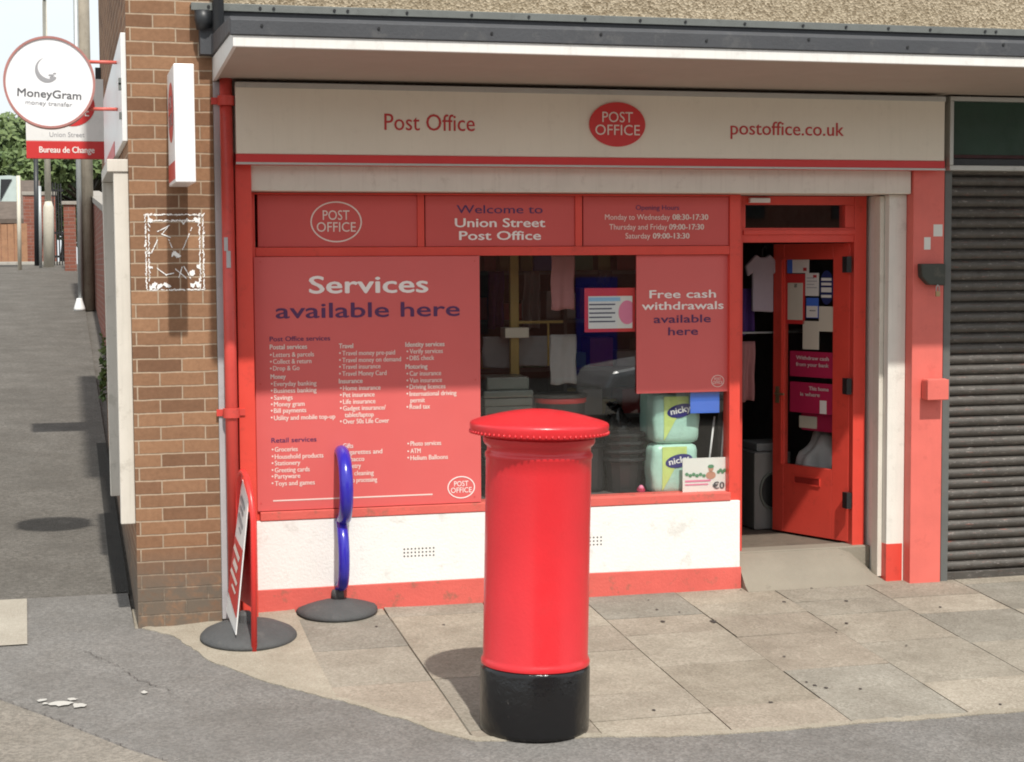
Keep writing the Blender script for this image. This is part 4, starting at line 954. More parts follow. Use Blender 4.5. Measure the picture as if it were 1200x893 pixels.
# long flat sign on the side wall
fl = thing('side_wall_sign', (X0-.03, 1.2, 3.0), 'long flat white sign with a red band fixed along the side wall', 'sign')
sza, szb = Q(145, 38, .02).z, Q(145, 165, .02).z
bm = NB(); box(bm, X0-.03, X0-.001, .03, 4.3, szb+.0, sza); obj('panel', bm, M['white_plastic'], fl, .002)
bm = NB(); box(bm, X0-.034, X0-.0305, 1.5, 4.3, szb+.001, szb+.10); obj('red_band', bm, M['sign_red'], fl)
for z in (sza-.3, szb+.13, szb+.3):
    bm = NB(); box(bm, X0-.045, X0-.031, .05, .10, z, z+.04); obj('clip', bm, M['galv'], fl)
# bureau sign facing the road
BY = 5.4
bs_ = thing('hanging_sign', (Q(80, 150, BY).x, BY, Q(80, 187, BY).z), 'square white sign with a red strip hanging off the side wall behind the round sign', 'sign')
x0, x1, z0_, z1_ = RC(30, 92, 126.5, 186, BY)
zr = Q(78, 165.5, BY).z
bm = NB(); box(bm, x0, x1, BY, BY+.08, zr+.001, z1_); obj('panel', bm, M['white_plastic'], bs_, .003)
bm = NB(); box(bm, x0, x1, BY-.001, BY+.081, z0_, zr); obj('red_strip', bm, M['sign_red'], bs_, .003)
bm = NB(); box(bm, x1, X0-.03, BY+.02, BY+.05, z1_-.1, z1_-.07); box(bm, x1, X0-.03, BY+.02, BY+.05, z0_+.08, z0_+.11); obj('bracket', bm, M['steel'], bs_)
bm = NB(); T(bm, 'Bureau de Change', 46, 111, 179, 7, BY-.0025, .025); flatobj('lettering', bm, M['letters_white'], bs_)
bm = NB(); T(bm, 'Union Street', 58, 99, 160.5, 5.5, BY-.002, 0); flatobj('street_lettering', bm, M['letters_lgrey'], bs_)
ex, ez, erx, erz = eq(84, 124, 27, 24, BY-.002)
bm = NB(); prism(bm, ell(ex, ez, erx, erz), BY-.003, BY); obj('red_oval', bm, M['sign_red'], bs_)
bm = NB(); textmesh(bm, 'POST', ex-erx*.42, ex+erx*.42, ez+erz*.1, erz*.44, BY-.0045); textmesh(bm, 'OFFICE', ex-erx*.75, ex+erx*.75, ez-erz*.5, erz*.44, BY-.0045); flatobj('oval_lettering', bm, M['letters_white'], bs_)
# round sign
RY = .72
rs = thing('round_sign', (Q(58, 97, RY).x, RY, Q(58, 151, RY).z), 'round white money transfer sign on two rods out from the brick corner', 'sign')
ex, ez, erx, erz = eq(58, 96.5, 52.5, 53, RY)
ex2, ez2, erx2, erz2 = eq(59.5, 97.5, 52.5, 53, RY)
bm = NB(); prism(bm, ell(ex, ez, erx, erz, 64), RY, RY+.10); obj('drum', bm, paint('white sign face', (.83, .84, .86), .35, .02, bs=0), rs)
bm = NB(); ring(bm, ex, ez, erx+.006, erz+.006, .014, RY-.008, RY+.108, 64); obj('rim', bm, paint('faded pink red rim', (.45, .20, .18), .45, .15, .4, (.2, .13, .1), 9), rs)
for py in (73, 128):
    z = Q(128, py, RY+.05).z; bm = NB(); tube(bm, [(ex+erx*.86, RY+.05, z), (X0-.02, RY+.05, z)], .011, 10); obj('rod', bm, M['pil_red'], rs, smooth=True)
y = RY-.0025
bm = NB()
def tilt(p, c=(ex, ez), a=-.045):
    dx, dz = p.x-c[0], p.z-c[1]; return Vector((c[0]+dx*math.cos(a)-dz*math.sin(a), p.y, c[1]+dx*math.sin(a)+dz*math.cos(a)))
textmesh(bm, 'MoneyGram', Q(21, 114, y).x, Q(96, 114, y).x, Q(58, 114.5, y).z, .048, y, .012, tilt); flatobj('lettering', bm, M['letters_grey'], rs)
bm = NB(); textmesh(bm, 'money transfer', Q(31, 124, y).x, Q(86, 124, y).x, Q(58, 123.5, y).z, .026, y, .005, tilt); flatobj('small_lettering', bm, M['letters_lgrey'], rs)
bm = NB(); g1 = eq(55, 82, 14, 14.5, y); n = 30; o1 = []; i1 = []
for k in range(n+1):
    th_ = math.pi*.55+k/n*math.pi*1.28; o1.append((g1[0]+g1[2]*math.cos(th_), g1[1]+g1[3]*math.sin(th_)))
    tt = math.sin(math.pi*(k/n)**1.3)*.30; i1.append((g1[0]+g1[2]*(1-tt)*math.cos(th_)+tt*.01, g1[1]+g1[3]*(1-tt)*math.sin(th_)+tt*.015))
vo = [bm.verts.new((p[0], y, p[1])) for p in o1]; vi = [bm.verts.new((p[0], y, p[1])) for p in i1]
for k in range(1, n-1): bm.faces.new((vo[k], vo[k+1], vi[k+1], vi[k]))
flatobj('crescent', bm, M['letters_lgrey'], rs)
bm = NB()
for (cx, cy, w_, h_) in ((60, 88, 3.5, 1.0), (62, 91, 4, 1.5), (64, 86, 2, .8)): prism(bm, ell(*eq(cx, cy, w_, h_, y), 10), y, y+.001)
obj('globe_marks', bm, M['letters_lgrey'], rs)
# small dark bracket + rubble pipe on side wall
bm = NB(); q = Q(118, 92, 6.2); box(bm, q.x-.05, X0, 6.1, 6.2, q.z-.07, q.z+.09); tag(obj('wall_bracket', bm, M['black_pipe']), 'small dark bracket high on the side wall behind the hanging sign', 'bracket')
wd = NB(); rr = random.Random(5)
for k in range(110):
    q = Q(rr.gauss(121, 1.6), rr.uniform(392, 468), 6.3); s = rr.uniform(.02, .05); a = Vector([rr.gauss(0, 1) for _ in range(3)]).normalized(); b2 = a.cross(Vector((.3, .2, 1))).normalized(); o_ = Vector((min(q.x, X0+.06), q.y+rr.uniform(-.1, .1), q.z))
    wd.faces.new([wd.verts.new(o_+a*s), wd.verts.new(o_+b2*s*.6), wd.verts.new(o_-a*s), wd.verts.new(o_-b2*s*.6)])
tag(obj('wall_plant', wd, M['weed']), 'straggly pale plant growing at the far end of the side wall', 'plant')

# ------------------------------------------------------------------ shutter shop next door
ns = thing('neighbouring_shop', (7.5, .1, 0), 'closed shop next door behind a grimy dark roller shutter', 'building')
sx = Q(1108.5, 450, .02).x; zt = Q(1150, 201, .02).z; zb = -.005
bm = NB(); rows_ = []; pitch_ = .0705; prof = []
z = zb+.06; k = 0
while z < zt+.05:
    for j in range(7):
        u = j/7; prof.append((.045-.022*math.sin(math.pi*u)**.8 if j else .052, z+u*pitch_))
    z += pitch_
va = [bm.verts.new((sx, p[0], p[1])) for p in prof]; vb = [bm.verts.new((9.2, p[0], p[1])) for p in prof]
for i in range(len(prof)-1): bm.faces.new((va[i], vb[i], vb[i+1], va[i+1]))
sh = obj('roller_shutter', bm, M['shutter'], ns)
bm = NB(); box(bm, sx+.002, 9.2, .015, .06, zb, zb+.058); obj('bottom_bar', bm, M['shutter'], sh, .004)
bm = NB(); box(bm, px1+.010, sx+.015, -.005, .07, zb, zt); obj('shutter_guide', bm, M['guide'], ns, .003)
bm = NB(); box(bm, px1+.008, 10.5, .09, .25, -.1, 3.415); obj('wall', bm, M['dark_int'], ns)
nf = thing('neighbouring_fascia', (7.5, -.06, 2.6), 'dark green shop sign panel in a dull silver frame over the roller shutter', 'sign')
NY = -.07; n0 = Q(1113.5, 155, NY).x; nz1 = Q(1150, 113.5, NY).z; nz0 = Q(1150, 200, NY).z
bm = NB(); w_ = .028
box(bm, n0, 9.2, NY, .05, nz1-w_, nz1); box(bm, n0, 9.2, NY, .05, nz0, nz0+w_+.006); box(bm, n0, n0+w_, NY+.001, .05, nz0+w_+.007, nz1-w_-.001); obj('frame', bm, M['alu'], nf, .003)
zz = Q(1150, 181, NY).z
bm = NB(); box(bm, n0+w_, 9.2, NY+.05, .055, zz, nz1-w_-.001); obj('panel', bm, M['green'], nf)
bm = NB(); box(bm, n0+w_, 9.2, NY+.045, .055, zz-.022, zz-.001); obj('strip', bm, M['maroon'], nf)
bm = NB(); box(bm, n0+w_, 9.2, NY+.07, .055, nz0+w_+.007, zz-.023); obj('lower_panel', bm, M['black'], nf)
# shutter lock and boxes on pilaster
lk = thing('shutter_lock', (Q(1092, 320, -.06).x, -.05, Q(1092, 334, -.06).z), 'dark metal shutter lock housing with a hanging padlock on the red pilaster', 'lock')
x0, x1, z0_, z1_ = RC(1079.5, 309, 1108, 333, -.08)
bm = NB(); prism(bm, [(x0, z1_), (x1, z1_), (x1, z0_-.01), (x0+.06, z0_-.005), (x0+.005, z0_+.05)], -.085, -.022); obj('housing', bm, paint('weathered black housing', (.05, .055, .045), .6, .25, .5, (.12, .11, .09)), lk, .008)
bm = NB(); q = Q(1099, 344, -.1); box(bm, q.x-.016, q.x+.016, -.105, -.09, q.z-.02, q.z+.015); obj('padlock', bm, M['brass'], lk, .004)
bm = NB(); tube(bm, [(q.x-.010, -.098, q.z+.012), (q.x-.010, -.098, q.z+.045), (q.x, -.098, q.z+.058), (q.x+.010, -.098, q.z+.045), (q.x+.010, -.098, q.z+.012)], .004, 8); obj('shackle', bm, M['steel'], lk, smooth=True)
x0, x1, z0_, z1_ = RC(1086, 444, 1110, 469, -.10)
jb = thing('junction_box', (x0, -.06, z0_), 'small red painted box fixed low on the red pilaster', 'box')
bm = NB(); box(bm, x0, min(x1, px1+.025), -.115, -.021, z0_, z1_); obj('casing', bm, M['pil_red'], jb, .014)
bm = NB(); box(bm, x0-.004, min(x1, px1+.029), -.122, -.1155, z0_+.004, z1_-.004); obj('cover_plate', bm, M['pil_red'], jb, .003)
for q, lab in (((1094, 263, 1104.5, 277), 'square white sticker, the upper of two on the red pilaster'), ((1083, 278, 1090.5, 292.5), 'narrow white sticker, the lower of two on the red pilaster')):
    bm = rbox(*q, -.0225, -.0205); tag(obj('sticker', bm, M['paper']), lab, 'sticker', 'white stickers on the red pilaster')

# ------------------------------------------------------------------ pillar box
g = G(626, 851); PB = Vector((g.x, g.y, GZ(g.x, g.y)+.004))
pb = thing('pillar_box', PB, 'red cylindrical post box with wide cap and black base at the pavement edge', 'post box')
rC = ray(626, 700); dist = (PB-CAM).dot(fw); mpp = dist/F       # metres per photo pixel there
rb_ = 64.2*mpp; rbody = 61.3*mpp; rcap = 80.6*mpp
def zat(py): 
    r = ray(629, py); rh = Vector((r.x, r.y, 0)); dh = (Vector((PB.x, PB.y, 0))-Vector((CAM.x, CAM.y, 0))).length; return CAM.z+r.z/rh.length*dh-PB.z
zj = zat(773)+.0; zc = zat(505); ztop = zat(476)
lean = Matrix.Rotation(R_(1.3), 4, 'Y')
def tiltbm(bm):
    for v in bm.verts: v.co = PB+(lean@(v.co-PB))
    return bm
def cz(p): return [(r, z) for r, z in p]
bm = NB(); lathe(bm, [(rb_*.99, -.01), (rb_, .01), (rb_*1.0, zj-.035), (rb_*.985, zj-.02), (rb_*.97, zj-.012)], PB, 72); obj('base', tiltbm(bm), M['box_black'], pb, smooth=True)
bm = NB()
lathe(bm, [(rbody*.99, zj-.014), (rbody*1.035, zj-.010), (rbody*1.04, zj+.004), (rbody*1.02, zj+.016), (rbody, zj+.03), (rbody, zc-.20), (rbody*1.0, zc-.135), (rbody*1.015, zc-.128), (rbody*1.02, zc-.115), (rbody*1.01, zc-.106), (rbody*.985, zc-.10), (rbody*.985, zc-.075), (rbody*1.03, zc-.065), (rbody*1.06, zc-.05), (rbody*1.06, zc-.03), (rbody*1.0, zc-.02)], PB, 80)
body = obj('cylinder', tiltbm(bm), M['box_red'], pb, smooth=True)
em = body.modifiers.new('es', 'EDGE_SPLIT'); em.split_angle = R_(50)
bm = NB()
lathe(bm, [(rbody*1.0, zc-.03), (rbody*1.10, zc-.022), (rcap*.93, zc-.012), (rcap*.985, zc-.010), (rcap*.995, zc+.004), (rcap*1.004, zc+.032), (rcap*.998, zc+.040), (rcap*.98, zc+.046), (rcap*.9, zc+.056), (rcap*.75, zc+.070), (rcap*.6, zc+.083), (rcap*.4, zc+.097), (rcap*.2, zc+.106), (.004, zc+.109)], PB, 96)
cp = obj('cap', tiltbm(bm), M['box_red'], pb, smooth=True); em = cp.modifiers.new('es', 'EDGE_SPLIT'); em.split_angle = R_(55)
bm = NB(); nT = 72
for k in range(nT):
    th_ = 6.2832*k/nT; c = Vector((PB.x+rcap*.995*math.cos(th_), PB.y+rcap*.995*math.sin(th_), PB.z+zc-.002)); b4 = bmesh.ops.create_icosphere(bm, subdivisions=1, radius=.0068)
    for v in b4['verts']: v.co = c+Vector((v.co.x, v.co.y, v.co.z*1.5))
obj('beaded_edge', tiltbm(bm), M['box_red'], pb, smooth=True)
# cast maker's lines on the black base
bm = NB()
def onc(p): a = -math.pi/2-.05+p.x/rb_; return PB+Vector(((rb_+.001)*math.cos(a), (rb_+.001)*math.sin(a), p.z))
for k in range(46):
    x = -.14+.28*k/45
    if random.random() < .7:
        c = onc(Vector((x+random.uniform(-.004, .004), 0, random.choice((.33, .30, .27) if abs(x) < .09 else (.33,))*zj/.4+random.uniform(-.004, .004)))); b4 = bmesh.ops.create_icosphere(bm, subdivisions=1, radius=random.uniform(.003, .006))
        for v in b4['verts']: v.co = v.co+c
obj('worn_casting_marks', tiltbm(bm), M['box_black'], pb)

# ------------------------------------------------------------------ pavement signs
def dome(bm, c, r, h, n=48): return lathe(bm, [(r*.97, 0), (r, .008), (r*.99, .022), (r*.93, .04), (r*.7, h*.7), (r*.45, h*.88), (r*.22, h), (.05, h)], c, n)
g = G(394.5, 717); bc = Vector((g.x, g.y, GZ(0, g.y)+.003))
bl = thing('pavement_sign', bc, 'blue framed pavement sign turned edge on, on a round rubber base by the white wall', 'pavement sign')
k = Q(442, 716, bc.y).x-Q(394.5, 716, bc.y).x
bm = NB(); dome(bm, bc, k, .085); 
for v in bm.verts: v.co.z += (v.co.y-bc.y)*.07
obj('rubber_base', bm, M['rubber'], bl, smooth=True)
zt, zm, zl = Q(401, 526, bc.y).z, Q(400, 612, bc.y).z, Q(397, 690, bc.y).z
ax = Vector((.03, 1, 0)).normalized()
bm = NB(); stem_x = Q(396.5, 700, bc.y).x
c1 = Vector((Q(401, 569, bc.y).x, bc.y, (zt+zm)/2)); r1 = (zt-zm)/2-.02
c2 = Vector((Q(399.5, 649, bc.y).x, bc.y, (zm+zl)/2+.01)); r2 = (zm-zl)/2-.01
obj('ring_frame', tube(NB(), [c1+ax*r1*.95*math.cos(q*.19635)+Vector((0, 0, r1*math.sin(q*.19635))) for q in range(32)], .043, 16, True), M['blue'], bl, smooth=True)
obj('ring_frame', tube(NB(), [c2+ax*r2*.75*math.cos(q*.19635)+Vector((0, 0, r2*math.sin(q*.19635))) for q in range(32)], .036, 16, True), M['blue'], bl, smooth=True)
bm = NB(); nrm = Vector((ax.y, -ax.x, 0))
for cc, rr_, f_ in ((c1, r1, .95), (c2, r2, .75)):
    for s_ in (-1, 1): bm.faces.new([bm.verts.new(cc+nrm*.006*s_+ax*rr_*f_*math.cos(q*.19635)+Vector((0, 0, rr_*math.sin(q*.19635)))) for q in range(32)])
obj('sign_face', bm, M['white_plastic'], bl)
bm = NB(); tube(bm, [c2+Vector((0, 0, -r2+.01)), (stem_x, bc.y, zl-.01), (stem_x-.005, bc.y, bc.z+.09)], .026, 12); obj('stem', bm, M['blue'], bl, smooth=True)
bm = NB(); lathe(bm, [(.045, 0), (.04, .05), (.033, .065)], (stem_x-.005, bc.y, bc.z+.075), 16); obj('socket', bm, M['rubber'], bl, smooth=True)

g = G(291.5, 748); ac = Vector((g.x, g.y, GZ(0, g.y)+.003))
af = thing('pavement_sign', ac, 'red framed pavement sign seen nearly edge on, its round rubber base by the brick pier', 'pavement sign')
k = Q(348, 748, ac.y).x-Q(291.5, 748, ac.y).x
bm = NB(); dome(bm, ac, k, .10)
for v in bm.verts: v.co.z += (v.co.y-ac.y)*.07
obj('rubber_base', bm, M['rubber'], af, smooth=True)
yn, yf = ac.y-.27, ac.y+.24
N0 = Q(298, 766, yn); N1 = Q(297, 612, yn+.0); T0 = Q(284.5, 553, (yn+yf)/2+.06); F1 = Q(279, 600, yf); F0 = Q(280, 700, yf)
pts = [N0, N1]
for q in range(1, 8):
    u = q/8; a_ = N1*(1-u)**2+Vector((N1.x*.6+T0.x*.4, N1.y+.04, T0.z+.0))*2*u*(1-u)+T0*u*u; pts.append(a_)
pts.append(T0)
for q in range(1, 7):
    u = q/7; pts.append(T0*(1-u)**2+Vector((F1.x*.7+T0.x*.3, F1.y-.02, T0.z))*2*u*(1-u)+F1*u*u)
pts.append(F0)
obj('frame', tube(NB(), pts, .017, 12), M['tube_red'], af, smooth=True)
def quad(pts_, th_):
    bm = NB(); a = [Vector(p) for p in pts_]; n_ = (a[1]-a[0]).cross(a[3]-a[0]).normalized()*th_
    v = [bm.verts.new(p) for p in a]+[bm.verts.new(p+n_) for p in a]
    for f in ((0, 1, 2, 3), (4, 7, 6, 5), (0, 4, 5, 1), (1, 5, 6, 2), (2, 6, 7, 3), (3, 7, 4, 0)): bm.faces.new([v[i] for i in f])
    return bm
A_, B_, C_, D_ = Q(290.5, 588, yn+.06), Q(276, 744, yn+.06), Q(265, 716, yf-.05), Q(283.5, 562, yf-.05)
def Lp(u, v, off=0):                                      # u across (near->far), v down
    p = (A_*(1-u)+D_*u)*(1-v)+(B_*(1-u)+C_*u)*v; nn = (B_-A_).cross(D_-A_).normalized()
    if nn.dot(CAM-p) < 0: nn = -nn
    return p+nn*off
obj('board', quad([Lp(0, 0), Lp(0, 1), Lp(1, 1), Lp(1, 0)], .006), M['white_plastic'], af)
obj('red_print', quad([Lp(.03, .37, .005), Lp(.03, .88, .005), Lp(.97, .84, .005), Lp(.97, .42, .005)], .001), M['sign_red'], af)
bm = NB()
for v0, v1, u0, u1 in ((.08, .12, .2, .8), (.15, .18, .3, .75), (.22, .26, .2, .85), (.29, .31, .3, .6)):
    bm.faces.new([bm.verts.new(Lp(*p, .006)) for p in ((u0, v0), (u0+.06, v1), (u1+.06, v1), (u1, v0))])
obj('grey_print', bm, M['letters_lgrey'], af)
bm = NB()
for v0, v1, u0, u1 in ((.45, .50, .15, .8), (.54, .60, .25, .7), (.64, .68, .15, .85), (.72, .75, .2, .6)):
    bm.faces.new([bm.verts.new(Lp(*p, .008)) for p in ((u0, v0), (u0+.1, v1), (u1+.1, v1), (u1, v0))])
obj('white_print', bm, M['letters_cream'], af)
obj('rear_board', quad([Q(293.5, 600, yn+.08), Q(294.5, 712, yn+.08), Q(277, 700, yf-.02), Q(279, 600, yf-.02)], .006), M['sign_red'], af)
bm = NB(); lathe(bm, [(.05, 0), (.045, .05), (.03, .07)], (ac.x-.02, ac.y, ac.z+.09), 14); obj('socket', bm, M['rubber'], af)

# dead leaves by the sign
bm = NB(); rr = random.Random(9)
for k in range(70):
    px, py = rr.gauss(318, 12), rr.gauss(712, 6); p = G(px, py)
    if p.y > .08: continue
    s = rr.uniform(.006, .018); a = rr.uniform(0, 6.28); z = GZ(0, p.y)+.006
    bm.faces.new([bm.verts.new((p.x+s*math.cos(a+q*1.57)*(1 if q % 2 else .5), p.y+s*math.sin(a+q*1.57)*(1 if q % 2 else .5), z+rr.uniform(0, .008))) for q in range(4)])
tag(obj('leaf_litter', bm, M['dead']), 'dry leaves and crumbs gathered at the foot of the white wall', 'litter', kind='stuff')

# ------------------------------------------------------------------ side street background
def gzt(y): return GZ(0, y)
# telegraph pole
TY = 20.1; q0 = Q(103, 355, TY); q1 = Q(98, 0, TY)
tp = thing('telegraph_pole', (q0.x, TY, gzt(TY)), 'tall weathered wooden pole with a grey metal channel in the side street', 'pole')
bm = NB(); tube(bm, [(Q(102, 357, TY).x, TY, gzt(TY)-.02), (Q(97.8, 0, TY).x-.02, TY, 9.5)], [.145, .12], 16); obj('shaft', bm, M['wood_pole'], tp, smooth=True)
bm = NB(); a, b_ = Q(94, 345, TY-.16), Q(94, 180, TY-.16); tube(bm, [(Q(94.5, 350, TY).x, TY-.17, gzt(TY)), (Q(93, 180, TY).x, TY-.16, 7.5)], .045, 10); obj('channel', bm, M['steel'], tp, smooth=True)
bm = NB(); lathe(bm, [(.10, 0), (.095, .04), (.05, .19), (.046, .21)], (Q(93, 350, TY-.2).x, TY-.2, gzt(TY-.2)), 16); obj('white_cone_guard', bm, M['white_plastic'], tp, smooth=True)
# lamp post
LY = 30.5; q = Q(57, 300, LY)
lp = thing('lamp_post', (q.x, LY, gzt(LY)), 'cream lamp post with a thicker base at the end of the side street', 'lamp post')
bm = NB(); tube(bm, [(Q(57, 300, LY).x, LY, gzt(LY)-.05), (Q(56.8, 245, LY).x, LY, Q(57, 243, LY).z), (Q(56.7, 240, LY).x, LY, Q(57, 236, LY).z)], [.125, .12, .075], 14); obj('base', bm, M['post_cream'], lp, smooth=True)
bm = NB(); tube(bm, [(Q(56.5, 240, LY).x, LY, Q(57, 240, LY).z), (Q(52, 0, LY).x, LY, 8.2)], [.075, .05], 12); obj('column', bm, M['post_cream'], lp, smooth=True)
bm = NB(); p = Vector((Q(52, 0, LY).x, LY, 8.2)); tube(bm, [p, p+Vector((0, -.4, .3)), p+Vector((0, -1.0, .35))], .04, 8); lathe(bm, [(.16, 0), (.14, .1), (.05, .14)], p+Vector((0, -1.1, .28)), 14); obj('lantern', bm, M['steel'], lp, smooth=True)
for px, w_, yy, top, mt, nm, lab in ((42, .055, 30.9, 182, 'black_pipe', 'black_post', 'thin dark post left of the cream lamp post'), (46.5, .035, 30.2, 218, 'steel', 'grey_post', 'short pale grey post between the dark post and the lamp post')):
    bm = NB(); tube(bm, [(Q(px+.8, 300, yy).x, yy, gzt(yy)-.05), (Q(px, top, yy).x, yy, Q(px, top, yy).z)], w_, 10); tag(obj(nm, bm, M[mt], None, smooth=True), lab, 'post')
# street sign back panel on post
SYY = 29.6
sp = thing('street_sign', (Q(22, 300, SYY).x, SYY, gzt(SYY)), 'pale green sheet sign on a white post, far left of the side street', 'sign')
bm = NB(); pts_ = [Q(-14, 207, SYY), Q(10, 205.5, SYY), Q(22.5, 207, SYY), Q(23.5, 236, SYY), Q(-14, 236, SYY)]; prism(bm, [(p.x, p.z) for p in pts_], SYY, SYY+.05); obj('panel', bm, M['mesh_green'], sp)
bm = NB(); tube(bm, [(Q(22.8, 300, SYY).x, SYY-.03, gzt(SYY)-.05), (Q(21.5, 206, SYY).x, SYY-.03, Q(22, 206, SYY).z)], .045, 10); obj('post', bm, M['post_cream'], sp, smooth=True)
bm = NB(); a, b_, c = Q(0, 236, SYY-.02), Q(14, 210, SYY-.02), Q(1, 210, SYY-.02); prism(bm, [(p.x, p.z) for p in (a, b_, c)], SYY-.03, SYY-.002); obj('triangle', bm, M['black_pipe'], sp)
# far kerb, wall, fence, shed, gate
tag(obj('far_kerb', B(-14, Q(75, 300, 31.4).x, 31.3, 31.55, 2.0, 2.26), M['kerb'], None, .01), kind='structure')
WYY = 33.5
fw1 = thing('garden_wall', (Q(45, 300, WYY).x, WYY, 2.2), 'red brick wall with grey coping behind the posts at the end of the side street', 'wall')
x0, x1 = Q(28, 270, WYY).x, Q(66, 270, WYY).x; zt = Q(45, 229, WYY).z
obj('brickwork', B(x0, x1, WYY, WYY+.25, 2.1, zt), M['brick_red'], fw1); obj('coping', B(x0-.03, x1+.03, WYY-.03, WYY+.28, zt+.001, zt+.09), M['coping'], fw1, .01)
tf_ = thing('timber_fence', (Q(10, 300, 33).x, 33, 2.2), 'orange brown board fence below the tiled roof, far left of the side street', 'fence')
x0, x1, z1_ = Q(-30, 280, 33).x, Q(27, 280, 33).x, Q(10, 262, 33).z
bm = NB(); x = x0
while x < x1: box(bm, x, x+.145, 33+random.uniform(-.008, .008), 33.03, 2.18, z1_+random.uniform(-.02, .01)); x += .155
obj('boards', bm, M['timber'], tf_); obj('rail', B(x0, x1, 33.04, 33.09, 2.6, 2.68), M['timber'], tf_)
hs = thing('low_building', (Q(-20, 260, 38).x, 38, 2.2), 'low building with a brown tiled roof behind the board fence', 'building')
x0, x1 = Q(-120, 260, 38).x, Q(38, 260, 38).x; z0_, z1_ = Q(10, 262, 38).z, Q(10, 234, 38).z
obj('wall', B(x0, x1, 38, 42, 2.1, z0_), M['brick_red'], hs)
bm = NB(); prismx(bm, [(37.6, z0_), (40, z1_+.5), (42.4, z0_), (42.4, z0_+.12), (40, z1_+.62), (37.6, z0_+.12)], x0-.2, x1+.2); obj('roof', bm, M['tile'], hs)
gt = thing('iron_gate', (Q(68, 290, 31).x, 31, 2.2), 'dark ironwork gate beside the brick gate pillar', 'gate')
x0, x1 = Q(62, 260, 31).x, Q(74, 260, 31).x; z1_ = Q(68, 214, 31).z; bm = NB(); x = x0
while x < x1: box(bm, x, x+.03, 31, 31.03, 2.15, z1_-.05+random.uniform(0, .06)); x += .06
obj('bars', bm, M['dark_gate'], gt); bm = NB()
for z in (2.35, 2.9, z1_-.2): box(bm, x0-.02, x1+.02, 31.031, 31.06, z, z+.05)
obj('crossrail', bm, M['dark_gate'], gt)
gp = thing('gate_pillar', (Q(82, 300, 29.2).x, 29.2, 2), 'square red brick gate pillar where the side street wall ends', 'pillar')
x0, x1 = Q(75, 270, 29.2).x, Q(89, 270, 29.2).x; zt = Q(82, 240, 29.2).z
obj('brickwork', B(x0, x1, 29.2, 29.55, 1.9, zt), M['brick_red'], gp); obj('cap', B(x0-.04, x1+.04, 29.16, 29.59, zt+.001, zt+.08), M['coping'], gp, .01)
# wall along the street on the right, stepping up the hill
sw = thing('street_wall', (.6, 17, 1), 'long red brick wall with concrete coping running up the side street behind the wooden pole', 'wall')
bm = NB(); pts_ = [(6.6, .2), (29.15, 1.9), (29.15, Q(92, 228, 29).z), (6.6, Q(92, 228, 29).z-1.2)]
xw = .56
prismx(bm, pts_, xw, xw+.25); obj('brickwork', bm, M['brick_red'], sw)
bm = NB(); prismx(bm, [(6.6, pts_[3][1]+.001), (29.15, pts_[2][1]+.001), (29.15, pts_[2][1]+.09), (6.6, pts_[3][1]+.091)], xw-.03, xw+.28); obj('coping', bm, M['coping'], sw)

# trees beyond
def tree(name, cx, cy, base, h, r, lab, mat, seed, n=9000, leaf=.13):
    rr = random.Random(seed); t_ = thing(name, (cx, cy, base), lab, 'tree', 'trees beyond the side street')
    bm = NB(); tube(bm, [(cx, cy, base), (cx+.1, cy, base+h*.3), (cx-.1, cy+.1, base+h*.62)], [.28, .2, .08], 10)
    cl = []
    for k in range(26):
        th_ = rr.uniform(0, 6.28); u = rr.random()**.5; z = base+h*(.28+.68*rr.random()); rad = r*math.sin(math.pi*min(.98, max(.14, (z-base)/h*.9)))*u
        c = Vector((cx+rad*math.cos(th_), cy+rad*math.sin(th_), z)); cl.append((c, rr.uniform(.5, 1.1)*r*.36))
        s = Vector((cx, cy, base+h*.3+(z-base-h*.3)*.4)); tube(bm, [s, (s+c)/2+Vector((0, 0, .1)), c], [.07, .05, .02], 5)
    obj('trunk', bm, M['bark'], t_)
    bm = NB()
    for k in range(n):
        c, rad = rr.choice(cl); d = Vector([rr.gauss(0, 1) for _ in range(3)]).normalized()*rad*(rr.random()**.35); d.z *= .75
        p = c+d; a = Vector([rr.gauss(0, 1) for _ in range(3)]).normalized(); b2 = a.orthogonal().normalized(); s = leaf*rr.uniform(.6, 1.3)
        bm.faces.new([bm.verts.new(p+a*s), bm.verts.new(p+b2*s*.55), bm.verts.new(p-a*s), bm.verts.new(p-b2*s*.55)])
    me = bpy.data.meshes.new('crown'); bm.to_mesh(me); bm.free(); link('crown', me, mat, t_)
def tp_(px, y): return Q(px, 250, y).x
tree('leafy_tree', tp_(-20, 46), 46, 2.2, Q(0, 143, 46).z-2.2, 2.6, 'full green tree at the far left edge of the view', M['leaf'], 1)
tree('leafy_tree', tp_(44, 50), 50, 2.2, Q(40, 172, 50).z-2.2, 2.2, 'green tree showing between the hanging sign and the lamp post base', M['leaf2'], 2)
tree('leafy_tree', tp_(104, 44), 44, 2.2, Q(100, 152, 44).z-2.2, 2.4, 'dark green tree behind the wooden pole', M['leaf'], 3)
tree('leafy_tree', tp_(10, 58), 58, 2.2, Q(20, 160, 58).z-2.2, 3.5, 'pale green tree farthest back behind the low roof', M['leaf2'], 4)
tree('leafy_tree', tp_(76, 60), 60, 2.2, Q(70, 178, 60).z-2.2, 3.5, 'low tree mass farthest back between the posts and the wooden pole', M['leaf2'], 6)

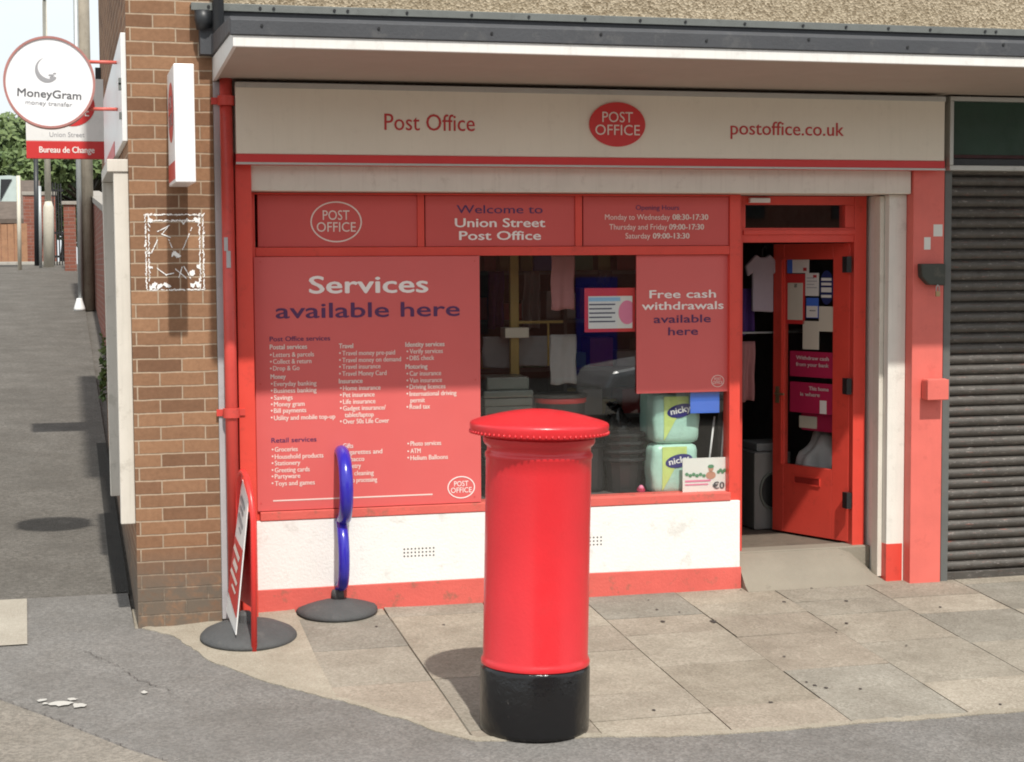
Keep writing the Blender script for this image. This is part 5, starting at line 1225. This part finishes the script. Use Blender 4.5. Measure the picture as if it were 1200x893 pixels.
# ------------------------------------------------------------------ across the road: what the window glass reflects
for i in range(4):
    x = -6+i*6.2; hsx = thing('terraced_house', (x+3, -24, -.25), ['leftmost', 'second from left', 'second from right', 'rightmost'][i]+' brick terraced house across the road, behind the viewer', 'house', 'terraced houses across the road')
    obj('wall', B(x, x+6.19, -30, -23.5, -.25, 5.4), M['brick_red'], hsx)
    bm = NB(); prismx(bm, [(-30.3, 5.4), (-26.7, 7.8), (-23.2, 5.4)], x, x+6.19); obj('roof', bm, M['tile'], hsx)
    for wx, wz in ((.8, .8), (3.8, 3.2), (.9, 3.2)): obj('window', B(x+wx, x+wx+1.3, -23.49, -23.44, wz-.1, wz+1.2), M['black'], hsx)
    obj('door', B(x+4, x+4.9, -23.49, -23.44, -.2, 1.85), M['frame_red'] if i % 2 else M['blue'], hsx)
def car(cx, cy, z):
    c = thing('parked_car', (cx, cy, z), 'silver parked car across the road, reflected in the shop window', 'car')
    lower = [(-2.05, .3), (-2.1, .55), (-2.0, .78), (-1.1, .92), (1.55, .95), (2.05, .85), (2.12, .5), (2.05, .3)]
    top = [(-1.15, .925), (-.45, 1.42), (.2, 1.5), (1.0, 1.44), (1.75, .955)]
    bm = NB(); prism(bm, [(cx+a, z+b_) for a, b_ in lower], cy-.85, cy+.85); prism(bm, [(cx+a*.99, z+b_) for a, b_ in top], cy-.68, cy+.68); obj('body', bm, M['car'], c, .09)
    bm = NB(); prism(bm, [(cx+a, z+b_) for a, b_ in ((-.95, .97), (-.4, 1.36), (.2, 1.43), (.9, 1.38), (1.45, .98))], cy+.681, cy+.70); obj('side_windows', bm, M['black'], c)
    for wx in (-1.3, 1.3):
        for wy in (-.86, .70):
            bm = NB(); prism(bm, ell(cx+wx, z+.31, .31, .31, 24), cy+wy, cy+wy+.17); wh = obj('wheel', bm, M['tyre'], c, .02)
            bm = NB(); prism(bm, ell(cx+wx, z+.31, .19, .19, 20), cy+wy-.005, cy+wy+.175); obj('rim', bm, M['steel'], wh)
car(9.9, -14.2, -.243)
